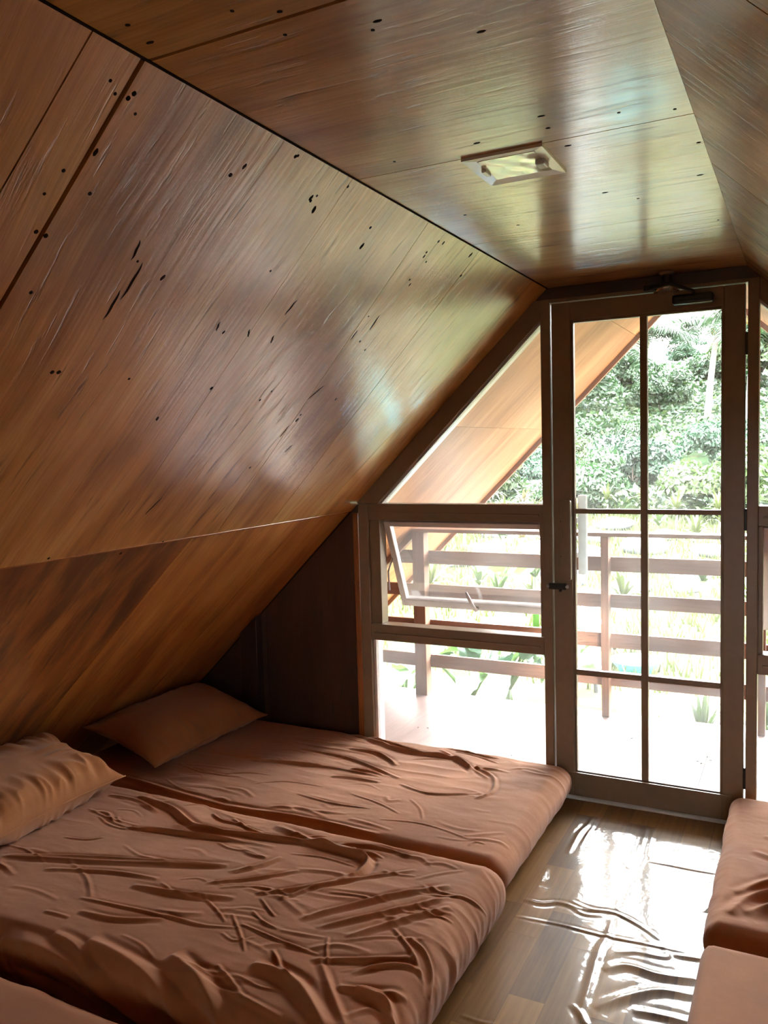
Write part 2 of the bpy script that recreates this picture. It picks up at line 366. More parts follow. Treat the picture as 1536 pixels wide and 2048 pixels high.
# ------------------------------------------------------------------ creases, folds and nail positions (metres)
NEAR=[([(-2.415, -1.682), (-2.034, -1.552), (-1.664, -1.434)], 0.018, 0.016), ([(-2.129, -1.342), (-1.869, -1.302), (-1.672, -1.262)], 0.014, 0.01), ([(-2.211, -1.698), (-1.991, -1.621), (-1.818, -1.593)], 0.014, 0.008), ([(-1.87, -1.655), (-1.69, -1.631), (-1.526, -1.584)], 0.018, 0.012), ([(-1.912, -1.828), (-1.774, -1.813), (-1.646, -1.758)], 0.016, 0.009), ([(-1.692, -1.126), (-1.423, -1.187), (-1.281, -1.201), (-1.253, -1.292), (-1.294, -1.369)], 0.022, 0.02), ([(-1.439, -1.16), (-1.278, -1.122), (-1.152, -1.133)], 0.014, 0.012), ([(-1.663, -1.553), (-1.532, -1.456), (-1.438, -1.364)], 0.012, 0.009), ([(-1.641, -1.465), (-1.576, -1.395), (-1.539, -1.315)], 0.016, 0.009), ([(-1.484, -1.538), (-1.359, -1.436), (-1.269, -1.338)], 0.014, 0.01), ([(-1.4, -1.536), (-1.347, -1.44), (-1.256, -1.342), (-1.1, -1.2)], 0.012, 0.009), ([(-1.288, -1.596), (-1.13, -1.406), (-0.966, -1.241)], 0.018, 0.013), ([(-1.219, -1.613), (-1.086, -1.472), (-0.94, -1.303)], 0.016, 0.012), ([(-1.122, -1.615), (-1.012, -1.471), (-0.919, -1.354)], 0.018, 0.012), ([(-1.158, -1.74), (-1.024, -1.679), (-0.909, -1.612)], 0.016, 0.011), ([(-1.032, -1.743), (-0.959, -1.67), (-0.877, -1.646)], 0.014, 0.01), ([(-1.429, -1.684), (-1.285, -1.704), (-1.147, -1.714)], 0.008, 0.006), ([(-1.969, -1.774), (-1.742, -1.751), (-1.517, -1.732)], 0.01, 0.006), ([(-1.289, -1.821), (-1.15, -1.836), (-0.993, -1.939)], 0.03, 0.022), ([(-1.277, -1.745), (-1.191, -1.816), (-1.125, -1.862)], 0.01, 0.008), ([(-1.374, -1.86), (-1.294, -1.902), (-1.232, -1.936)], 0.01, 0.008), ([(-1.355, -1.931), (-1.232, -1.936), (-1.109, -1.95)], 0.012, 0.008), ([(-1.515, -1.882), (-1.355, -1.943), (-1.187, -2.03)], 0.035, 0.028), ([(-1.777, -1.921), (-1.551, -1.954), (-1.364, -2.009), (-1.238, -2.053)], 0.03, 0.026), ([(-1.898, -1.937), (-1.791, -1.95), (-1.692, -1.991)], 0.022, 0.016), ([(-2.057, -1.985), (-1.886, -1.978), (-1.706, -1.998), (-1.379, -2.086)], 0.03, 0.03), ([(-1.988, -2.039), (-1.841, -2.045), (-1.667, -2.074), (-1.471, -2.117)], 0.03, -0.02), ([(-1.14, -1.725), (-1.044, -1.825), (-0.949, -1.919)], 0.016, 0.008), ([(-0.991, -1.801), (-0.91, -1.8), (-0.85, -1.864)], 0.025, 0.022), ([(-1.04, -1.804), (-0.958, -1.785), (-0.872, -1.746)], 0.016, 0.012), ([(-0.96, -1.541), (-0.884, -1.594), (-0.837, -1.68)], 0.012, 0.012), ([(-1.026, -1.517), (-0.937, -1.59), (-0.867, -1.668)], 0.01, 0.008), ([(-1.167, -1.635), (-1.136, -1.695), (-1.096, -1.746)], 0.008, 0.005), ([(-1.627, -1.611), (-1.535, -1.658), (-1.473, -1.696)], 0.008, 0.005), ([(-1.485, -1.652), (-1.399, -1.725), (-1.338, -1.787)], 0.008, 0.005), ([(-1.453, -1.551), (-1.392, -1.593), (-1.358, -1.612)], 0.008, 0.005), ([(-1.439, -1.615), (-1.372, -1.65), (-1.325, -1.661)], 0.008, 0.005), ([(-2.345, -1.125), (-2.147, -1.163), (-1.971, -1.244), (-1.834, -1.248)], 0.022, 0.018), ([(-2.465, -1.164), (-2.311, -1.161), (-2.161, -1.216)], 0.016, 0.01), ([(-1.97, -1.133), (-1.896, -1.168), (-1.779, -1.161)], 0.01, 0.008), ([(-1.875, -1.137), (-1.776, -1.18), (-1.704, -1.191)], 0.01, 0.008), ([(-2.191, -1.362), (-1.997, -1.32), (-1.702, -1.28)], 0.014, 0.01), ([(-2.331, -1.507), (-2.242, -1.489), (-2.199, -1.45)], 0.008, 0.005), ([(-2.426, -1.696), (-2.08, -1.588), (-1.679, -1.445)], 0.018, 0.012), ([(-2.038, -1.274), (-1.741, -1.227), (-1.511, -1.186), (-1.34, -1.178), (-1.274, -1.212)], 0.022, 0.018)]
FAR=[([(-2.738, -0.913), (-2.136, -0.961), (-1.654, -0.944), (-1.362, -0.947)], 0.016, 0.016), ([(-2.575, -1.017), (-2.091, -1.016), (-1.6, -1.031), (-1.336, -0.998)], 0.014, 0.014), ([(-2.506, -0.54), (-2.193, -0.525), (-1.849, -0.489), (-1.6, -0.486)], 0.012, 0.01), ([(-2.245, -0.547), (-2.063, -0.518), (-1.887, -0.49)], 0.012, 0.008), ([(-1.79, -0.567), (-1.68, -0.549), (-1.57, -0.544)], 0.016, 0.01), ([(-2.057, -0.767), (-1.947, -0.691), (-1.775, -0.673)], 0.008, 0.004), ([(-1.83, -0.777), (-1.643, -0.797), (-1.488, -0.778)], 0.008, 0.005), ([(-2.241, -0.731), (-2.139, -0.673), (-2.034, -0.657)], 0.008, 0.004), ([(-1.993, -0.047), (-1.662, -0.171), (-1.385, -0.174), (-1.246, -0.299)], 0.02, 0.016), ([(-1.962, -0.011), (-1.757, -0.105), (-1.604, -0.147), (-1.429, -0.173)], 0.014, 0.012), ([(-1.878, -0.251), (-1.715, -0.264), (-1.587, -0.354)], 0.018, 0.014), ([(-1.731, -0.029), (-1.513, -0.046), (-1.35, -0.08), (-1.202, -0.096)], 0.012, 0.01), ([(-1.758, -0.464), (-1.69, -0.453), (-1.596, -0.466)], 0.014, 0.01), ([(-1.42, -0.09), (-1.306, -0.102), (-1.191, -0.149)], 0.008, 0.006), ([(-1.3, -0.207), (-1.164, -0.298), (-1.113, -0.442), (-1.152, -0.536)], 0.014, 0.01), ([(-1.488, -0.522), (-1.334, -0.563), (-1.151, -0.484)], 0.012, 0.007), ([(-1.492, -0.092), (-1.32, -0.215), (-1.174, -0.331)], 0.014, 0.01), ([(-2.093, -0.344), (-1.816, -0.362), (-1.511, -0.475)], 0.014, 0.01), ([(-1.415, -0.843), (-1.244, -0.813), (-1.05, -0.856)], 0.008, 0.004), ([(-1.388, -0.638), (-1.313, -0.705), (-1.269, -0.779)], 0.008, 0.004), ([(-1.63, -0.691), (-1.476, -0.726), (-1.365, -0.775)], 0.008, 0.004)]
FLOOR=[([(-0.769, -0.082), (-0.772, -0.232), (-0.789, -0.347), (-0.788, -0.524)], 0.012, 0.01), ([(-0.749, -0.086), (-0.755, -0.225), (-0.759, -0.435)], 0.01, 0.008), ([(-0.572, -0.055), (-0.553, -0.222), (-0.545, -0.417), (-0.551, -0.563), (-0.553, -0.712), (-0.542, -0.843)], 0.014, 0.01), ([(-0.531, -0.149), (-0.525, -0.292), (-0.52, -0.424)], 0.012, 0.008), ([(-0.846, -0.891), (-0.783, -0.893), (-0.73, -0.865), (-0.653, -0.871), (-0.546, -0.859)], 0.012, 0.009), ([(-0.698, -0.839), (-0.626, -0.859), (-0.547, -0.852), (-0.462, -0.891), (-0.385, -0.948)], 0.009, 0.01), ([(-0.842, -1.0), (-0.696, -0.99), (-0.553, -0.992), (-0.42, -0.983), (-0.26, -0.972)], 0.008, 0.008), ([(-0.546, -0.859), (-0.542, -0.981), (-0.549, -1.073), (-0.54, -1.232), (-0.534, -1.335), (-0.52, -1.417)], 0.014, 0.01), ([(-0.514, -0.458), (-0.428, -0.456), (-0.329, -0.455), (-0.255, -0.448)], 0.008, 0.009), ([(-0.601, -0.469), (-0.574, -0.521), (-0.554, -0.547)], 0.007, 0.006), ([(-0.516, -1.165), (-0.461, -1.117), (-0.366, -1.119), (-0.254, -1.09)], 0.022, 0.014), ([(-0.345, -1.004), (-0.301, -0.997), (-0.258, -0.989)], 0.014, 0.01), ([(-0.502, -1.34), (-0.434, -1.258), (-0.355, -1.19), (-0.257, -1.171)], 0.022, 0.014), ([(-0.407, -1.307), (-0.339, -1.295), (-0.255, -1.289)], 0.018, 0.012), ([(-0.504, -1.065), (-0.443, -1.037), (-0.361, -1.024), (-0.376, -0.969)], 0.012, 0.007), ([(-0.292, -0.73), (-0.27, -0.676), (-0.248, -0.606)], 0.014, 0.008), ([(-0.824, -1.519), (-0.771, -1.523), (-0.724, -1.514)], 0.008, 0.006), ([(-0.562, -1.348), (-0.529, -1.382), (-0.509, -1.414)], 0.012, 0.008), ([(-0.681, -0.877), (-0.632, -0.898), (-0.577, -0.88)], 0.01, 0.007)]
NAILS=[(-2.439, 2.157), (-2.418, 2.146), (-2.384, 2.156), (-2.39, 2.148), (-2.36, 2.135), (-2.393, 2.072), (-2.433, 2.036), (-2.444, 2.0), (-2.358, 2.019), (-2.42, 1.948), (-2.397, 1.946), (-2.361, 1.859), (-2.044, 2.135), (-2.066, 2.115), (-1.785, 2.136), (-1.779, 2.131), (-1.77, 2.143), (-1.916, 2.185), (-1.747, 2.12), (-1.922, 2.182), (-1.686, 2.18), (-1.482, 2.134), (-1.459, 2.095), (-1.746, 1.991), (-1.104, 2.17), (-1.07, 2.172), (-1.122, 2.138), (-1.083, 2.119), (-1.118, 2.128), (-1.095, 2.068), (-1.072, 2.058), (-1.97, 1.727), (-2.201, 1.727), (-2.184, 1.728), (-1.649, 1.721), (-1.366, 1.726), (-1.391, 1.7), (-0.962, 1.719), (-1.104, 1.663), (-1.101, 1.646), (-1.158, 1.488), (-0.85, 2.177), (-0.802, 2.124), (-1.098, 1.891), (-1.162, 1.957), (-1.777, 1.638), (-2.161, 1.944), (-2.068, 1.928), (-1.758, 1.851), (-1.028, 1.872), (-1.818, 1.249), (-1.5, 1.219), (-1.33, 1.243)]
CNAILS=[(-0.932, -2.496), (-0.77, -2.449), (-0.71, -2.412), (-0.615, -2.293), (-0.596, -2.314), (-0.468, -2.202), (-0.482, -1.82), (-0.488, -1.751), (-0.646, -1.749), (-0.851, -1.739), (-0.478, -1.628), (-0.241, -1.715), (-0.342, -1.756), (-0.221, -1.493), (-0.481, -1.235), (-0.415, -1.131), (-0.245, -0.771), (-0.244, -1.251), (-0.874, -1.239), (-0.778, -1.051), (-0.941, -2.438), (-0.742, -2.35)]
CRACKS=[((-1.567, 1.913), (-1.562, 1.951)), ((-1.538, 1.847), (-1.548, 1.863)), ((-1.653, 1.853), (-1.665, 1.866)), ((-1.788, 1.853), (-1.795, 1.869)), ((-1.53, 1.353), (-1.509, 1.407)), ((-1.12, 1.589), (-1.12, 1.63)), ((-1.134, 1.71), (-1.1, 1.758)), ((-1.013, 1.537), (-1.003, 1.563)), ((-1.093, 1.925), (-1.104, 1.968)), ((-2.147, 1.944), (-2.144, 1.875)), ((-1.164, 1.918), (-1.162, 1.889)), ((-2.16, 1.891), (-2.156, 1.835)), ((-2.188, 1.977), (-2.18, 1.943))]
# ================================================================== SETTING
K = 0.9704                                   # roof pitch (drop per metre sideways)
XL, XR, ZC = -0.987, -0.21, 2.197            # ceiling folds and ceiling height
CS, SN = 1/math.hypot(1, K), K/math.hypot(1, K)
YB = -6.4                                    # back of the room
RIDGE_X = (XL+XR)/2; RIDGE_Z = ZC+(RIDGE_X-XL)*K
def xl(z): return XL-(ZC-z)/K
def xr(z): return XR+(ZC-z)/K
def xr_top(x): return ZC-(x-XR)*K+0.03
def slope_pt(side, s, y, d=0.0):
    """point on a roof slope: s metres down from the ceiling fold, d metres out of the room"""
    if side < 0: return Vector((XL-s*CS-d*SN, y, ZC-s*SN+d*CS))
    return Vector((XR+s*CS+d*SN, y, ZC-s*SN+d*CS))
def slope_panel(name, side, poly, d0, d1, mat, parent):
    """board on a roof slope; poly in (s, y)"""
    bm = bmesh.new()
    A = [bm.verts.new(slope_pt(side, s, y, d0)) for s, y in poly]; B = [bm.verts.new(slope_pt(side, s, y, d1)) for s, y in poly]
    bm.faces.new(A); bm.faces.new(B[::-1]); n = len(poly)
    for i in range(n): bm.faces.new((A[i], B[i], B[(i+1) % n], A[(i+1) % n]))
    bmesh.ops.recalc_face_normals(bm, faces=list(bm.faces))
    me = bm_mesh(bm, name)
    uv = me.uv_layers.new(name='UVMap'); P = poly+poly
    for lp in me.loops: uv.data[lp.index].uv = P[lp.vertex_index]
    return link(name, me, mat, parent)
def flat_panel(name, poly, z0, z1, mat, parent, grain='x'):
    o = prism(name, poly, z0, z1, mat, parent, axis='z')
    me = o.data; uv = me.uv_layers[0]
    for lp in me.loops:
        c = me.vertices[lp.vertex_index].co
        uv.data[lp.index].uv = (c.x, c.y) if grain == 'x' else (c.y, c.x)
    return o
def slab_slope(name, side, y0, y1, s0, s1, d0, d1, mat, label, cat):
    o = slope_panel(name, side, [(s0, y0), (s1, y0), (s1, y1), (s0, y1)], d0, d1, mat, None)
    return tag(o, label, cat, kind='structure')

wall_left = slab_slope('wall_left', -1, YB, 0.06, -0.05, 3.17, 0.016, 0.06, BACKING, 'left sloping roof wall of varnished brown plywood boards', 'wall')
wall_right = slab_slope('wall_right', 1, YB, 0.06, -0.05, 3.17, 0.016, 0.06, BACKING, 'right sloping roof wall of varnished brown plywood boards', 'wall')
G = 0.0011
def seam_panels(parent, side, seams, s0, s1, d0, d1, mats, gaps={}):
    for i in range(len(seams)-1):
        (a0, a1), (b0, b1) = seams[i], seams[i+1]
        ga = gaps.get(i, G); gb = gaps.get(i+1, G)
        m = mats[i % len(mats)] if isinstance(mats, list) else mats
        slope_panel('panel', side, [(s0, a0+ga), (s1, a1+ga), (s1, b1-gb), (s0, b0-gb)], d0, d1, m, parent)
S_SPLIT = 1.374
seam_panels(wall_left, -1, [(YB, YB), (-4.85, -4.85), (-3.62, -3.63), (-2.512, -2.56), (-2.403, -2.418), (-1.69, -1.60), (-1.235, -1.035), (-0.815, -0.69), (-0.215, -0.335), (-0.002, -0.002)],
            0.0, S_SPLIT, 0.0, 0.016, W_SLOPE, gaps={3: 0.0016, 4: 0.005, 5: 0.0006, 8: 0.0007})
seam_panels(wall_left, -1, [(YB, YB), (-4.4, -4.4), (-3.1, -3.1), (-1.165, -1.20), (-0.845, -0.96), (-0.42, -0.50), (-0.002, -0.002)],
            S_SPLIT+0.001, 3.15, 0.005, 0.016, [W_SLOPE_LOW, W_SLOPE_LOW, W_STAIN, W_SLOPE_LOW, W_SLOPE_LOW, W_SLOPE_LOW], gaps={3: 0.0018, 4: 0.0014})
slope_panel('seam_strip', -1, [(S_SPLIT-0.002, -6.3), (S_SPLIT+0.003, -6.3), (S_SPLIT+0.003, -0.005), (S_SPLIT-0.002, -0.005)], -0.0012, 0.004, W_TRIM, wall_left)
seam_panels(wall_right, 1, [(YB, YB), (-4.8, -4.8), (-3.6, -3.6), (-2.38, -2.385), (-1.33, -1.345), (-0.62, -0.60), (-0.002, -0.002)],
            0.0, S_SPLIT, 0.0, 0.016, W_RIGHT, gaps={3: 0.0022, 4: 0.0025})
seam_panels(wall_right, 1, [(YB, YB), (-4.2, -4.2), (-2.4, -2.4), (-1.2, -1.2), (-0.002, -0.002)], S_SPLIT+0.001, 3.15, 0.005, 0.016, W_SLOPE_LOW)
# nail heads, knots and cracks of the left slope
nail_me = None
def disc_mesh(name, r, h, seg=10):
    V = [(0, 0, -h)]; F = []
    for k in range(seg):
        a = 2*math.pi*k/seg; rr = r*(0.85+0.3*random.random())
        V.append((rr*math.cos(a), rr*math.sin(a), -h*0.6)); 
    for k in range(seg):
        a = 2*math.pi*k/seg
        V.append((r*1.15*math.cos(a), r*1.15*math.sin(a), 0.001))
    for k in range(seg):
        k2 = (k+1) % seg
        F.append((0, 1+k, 1+k2)); F.append((1+k, 1+seg+k, 1+seg+k2, 1+k2))
    return new_mesh(name, V, F)
nail_me = disc_mesh('nail', 0.0050, 0.0010)
nail_me.materials.append(NAILM)
def slope_matrix(side, s, y, d, ang=0.0):
    n = Vector((-SN, 0, CS)) if side < 0 else Vector((SN, 0, CS))         # out of the room
    t = Vector((-CS, 0, -SN)) if side < 0 else Vector((CS, 0, -SN))       # down the slope
    b = n.cross(t)
    R = Matrix((t, b, n)).transposed().to_4x4() @ Matrix.Rotation(ang, 4, 'Z')
    R.translation = slope_pt(side, s, y, d)
    return R
for i, (y, z) in enumerate(NAILS):
    s = (ZC-z)/SN
    o = link('nail', nail_me, None, wall_left)
    sc = 0.62+0.55*random.random()
    o.matrix_local = slope_matrix(-1, s, y, 0.0 if s < S_SPLIT else 0.005, random.uniform(-.3, .3)) @ Matrix.Diagonal((sc*random.choice((1, 1, 1.9)), sc, 1, 1))
def crack_mesh(L, w):
    n = 9; V = []; F = []
    for i in range(n):
        t = i/(n-1); x = (t-0.5)*L; yy = math.sin(t*math.pi)*w*0.5+0.0012*math.sin(t*9)
        hw = w*0.5*math.sin(t*math.pi)**0.6+0.0003
        V += [(x, yy-hw, -0.0004), (x, yy+hw, -0.0004), (x, yy, 0.001)]
    for i in range(n-1):
        a = 3*i; F += [(a, a+3, a+4, a+1), (a, a+2, a+5, a+3), (a+1, a+4, a+5, a+2)]
    return new_mesh('crack', V, F)
for (ya, za), (yb, zb) in CRACKS:
    sa, sb = (ZC-za)/SN, (ZC-zb)/SN
    L = math.hypot(sa-sb, ya-yb)
    me = crack_mesh(max(0.03, L), 0.006 if L < 0.06 else 0.007); me.materials.append(CRACK)
    o = link('crack', me, None, wall_left)
    o.matrix_local = slope_matrix(-1, (sa+sb)/2, (ya+yb)/2, 0.0 if sa < S_SPLIT else 0.005, math.atan2(-(ya-yb), sa-sb) if True else 0)

# ceiling
ceiling = flat_panel('ceiling', [(XL-0.03, YB), (XR+0.03, YB), (XR+0.03, 0.06), (XL-0.03, 0.06)], ZC+0.016, ZC+0.05, BACKING, None)
tag(ceiling, 'flat varnished plywood ceiling between the two roof slopes', 'ceiling', kind='structure')
cse = [YB, -4.8, -3.6, -2.392, -1.672, -0.90, -0.002]
cg = {3: 0.004, 4: 0.0016}
HX0, HX1, HY0, HY1 = -0.713, -0.523, -1.675, -1.470           # the light's opening
for i in range(len(cse)-1):
    g0 = cg.get(i, 0.001); g1 = cg.get(i+1, 0.001)
    flat_panel('panel', [(XL+0.0005, cse[i]+g0), (XR-0.0005, cse[i]+g0), (XR-0.0005, cse[i+1]-g1), (XL+0.0005, cse[i+1]-g1)], ZC, ZC+0.016, W_CEIL, ceiling)
prism('fold_strip', [(XL-0.004, ZC-0.002), (XL+0.004, ZC-0.002), (XL+0.004, ZC+0.001), (XL-0.004, ZC+0.001)], YB, -0.002, NAILM, ceiling)
for (x, y) in CNAILS:
    o = link('nail', nail_me, None, ceiling, loc=(x, y, ZC), scale=(random.choice((0.7, 1.0, 1.6)), 0.75, 1))

# floor
floor_strokes = FLOOR
def seg_dist(X, Y, p, q):
    px, py = p; qx, qy = q; dx, dy = qx-px, qy-py; L2 = dx*dx+dy*dy+1e-12
    t = np.clip(((X-px)*dx+(Y-py)*dy)/L2, 0, 1)
    return np.hypot(X-(px+t*dx), Y-(py+t*dy)), t
def smooth_path(pts, n=6):
    """Catmull-Rom through pts"""
    P = [pts[0]]+list(pts)+[pts[-1]]; out = []
    for i in range(1, len(P)-2):
        for k in range(n):
            t = k/n; p0, p1, p2, p3 = [np.array(P[j]) for j in (i-1, i, i+1, i+2)]
            out.append(tuple(0.5*((2*p1)+(-p0+p2)*t+(2*p0-5*p1+4*p2-p3)*t*t+(-p0+3*p1-3*p2+p3)*t**3)))
    out.append(tuple(pts[-1])); return out
def strokes_height(X, Y, strokes, gain=1.0):
    H = np.zeros_like(X)
    for pts, w, h in strokes:
        xs = [p[0] for p in pts]; ys = [p[1] for p in pts]; mg = 4*w
        msk = (X > min(xs)-mg) & (X < max(xs)+mg) & (Y > min(ys)-mg) & (Y < max(ys)+mg)
        if not msk.any(): continue
        x = X[msk]; y = Y[msk]
        path = smooth_path(pts) if len(pts) > 2 else pts
        best = np.full(x.shape, 9.0); bt = np.zeros_like(x); n = len(path)-1
        for i in range(n):
            d, t = seg_dist(x, y, path[i], path[i+1])
            m = d < best; best = np.where(m, d, best); bt = np.where(m, (i+t)/n, bt)
        taper = np.sin(np.clip(bt, 0.0, 1.0)*math.pi)**0.55
        prof = np.exp(-(best/(w*0.62))**1.5) - 0.30*np.exp(-((best-1.5*w)/(w*0.6))**2)
        H[msk] += gain*h*taper*prof
    return H
def vnoise(X, Y, sx, sy, seed, octs=3):
    """smooth value noise from random lattices"""
    H = np.zeros_like(X); a = 1.0; tot = 0
    for o in range(octs):
        r = np.random.default_rng(seed+o*17).random((128, 128))
        u = X*sx*2**o+seed*3.1; v = Y*sy*2**o+seed*7.7
        i = np.floor(u).astype(int); j = np.floor(v).astype(int); fu = u-i; fv = v-j
        fu = fu*fu*(3-2*fu); fv = fv*fv*(3-2*fv)
        g = lambda a_, b_: r[a_ % 128, b_ % 128]
        H += a*((g(i, j)*(1-fu)+g(i+1, j)*fu)*(1-fv)+(g(i, j+1)*(1-fu)+g(i+1, j+1)*fu)*fv-0.5)
        tot += a; a *= 0.5
    return H/tot
def grid_mesh(name, X, Y, Z, uv=None, smooth=True):
    ny, nx = X.shape
    V = np.stack([X.ravel(), Y.ravel(), Z.ravel()], 1)
    I = np.arange(nx*ny).reshape(ny, nx)
    F = np.stack([I[:-1, :-1].ravel(), I[:-1, 1:].ravel(), I[1:, 1:].ravel(), I[1:, :-1].ravel()], 1)
    me = bpy.data.meshes.new(name)
    me.vertices.add(len(V)); me.vertices.foreach_set('co', V.astype(np.float32).ravel())
    me.loops.add(F.size); me.loops.foreach_set('vertex_index', F.astype(np.int32).ravel())
    me.polygons.add(len(F)); me.polygons.foreach_set('loop_start', np.arange(0, F.size, 4, dtype=np.int32))
    try: me.polygons.foreach_set('loop_total', np.full(len(F), 4, dtype=np.int32))
    except Exception: pass
    me.update(calc_edges=True); me.validate()
    if uv is not None:
        l = me.uv_layers.new(name='UVMap'); l.data.foreach_set('uv', uv[F.ravel()].astype(np.float32).ravel())
    if smooth: me.polygons.foreach_set('use_smooth', [True]*len(me.polygons))
    return me
fb = flat_panel('floor', [(-3.3, YB), (2.1, YB), (2.1, 0.05), (-3.3, 0.05)], -0.12, -0.018, BACKING, None)
tag(fb, 'glossy wood print vinyl floor with raised wrinkles', 'floor', kind='structure')
def vinyl(name, x0, x1, y0, y1, nx, ny, strokes):
    X, Y = np.meshgrid(np.linspace(x0, x1, nx), np.linspace(y0, y1, ny))
    Z = strokes_height(X, Y, strokes, 0.36)+0.0030*vnoise(X, Y, 5, 2.5, 3, 2)*1.0+0.0008*vnoise(X, Y, 14, 9, 8, 2)-0.002
    Z = np.maximum(Z, -0.014)
    return link(name, grid_mesh(name, X, Y, Z, np.stack([Y.ravel(), X.ravel()], 1)), FLOORM, fb)
vinyl('vinyl_sheet', -1.15, -0.1, -2.2, -0.005, 230, 480, floor_strokes)
vinyl('vinyl_sheet', -3.3, -1.15, YB, -0.005, 40, 90, [])
vinyl('vinyl_sheet', -0.1, 2.1, YB, -0.005, 40, 90, [])
vinyl('vinyl_sheet', -1.15, -0.1, YB, -2.2, 20, 60, [])

# gable wall at the left of the window, of plywood, with its post and trim
wall_front = prism('wall_front', [(-3.30, -0.02), (-1.935, -0.02), (-1.935, 1.275), (xl(1.275)-0.003, 1.275)], 0.014, 0.06, BACKING, None)
tag(wall_front, 'dark plywood gable wall beside the left window', 'wall', kind='structure')
def clip_poly(x0, x1, side=-1):
    return [(x0, 0.0), (x1, 0.0), (x1, (ZC+(x1-XL)*K)-0.002), (x0, max(0.001, ZC+(x0-XL)*K-0.002))]
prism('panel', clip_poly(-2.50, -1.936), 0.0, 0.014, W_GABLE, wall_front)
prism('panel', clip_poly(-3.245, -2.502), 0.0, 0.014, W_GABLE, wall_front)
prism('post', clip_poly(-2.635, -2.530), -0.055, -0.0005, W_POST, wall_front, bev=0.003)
box('corner_strip', (-1.955, -0.022, 0.0), (-1.925, -0.0005, 1.235), W_TRIM, wall_front, bev=0.002)
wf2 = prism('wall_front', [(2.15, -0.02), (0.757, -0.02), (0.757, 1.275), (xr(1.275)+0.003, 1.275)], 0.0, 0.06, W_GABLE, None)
tag(wf2, 'plywood gable wall right of the right window', 'wall', kind='structure')
BX0, BX1, BZ0, BZ = 0.08, 0.40, 0.55, 1.25      # opening added in the unseen rear gable to let in fill light
wb_ = prism('wall_back', [(-3.3, -0.05), (BX0, -0.05), (BX0, xr_top(BX0)), (XR, ZC+0.03), (XL, ZC+0.03)], YB-0.06, YB, W_GABLE, None)
prism('panel', [(BX1, -0.05), (2.1, -0.05), (BX1, xr_top(BX1))], YB-0.06, YB, W_GABLE, wb_)
prism('panel', [(BX0, -0.05), (BX1, -0.05), (BX1, BZ0), (BX0, BZ0)], YB-0.06, YB, W_GABLE, wb_)
prism('panel', [(BX0, BZ), (BX1, BZ), (BX1, xr_top(BX1)), (BX0, xr_top(BX0))], YB-0.06, YB, W_GABLE, wb_)
tag(wb_, 'plywood rear gable wall with an added opening for fill light', 'wall', kind='structure')
t1 = box('trim_1', (XL-0.05, -0.012, 2.146), (XR+0.05, 0.06, ZC), W_GABLE, None)
tag(t1, 'dark wooden header strip between ceiling and door frame', 'trim', kind='structure')

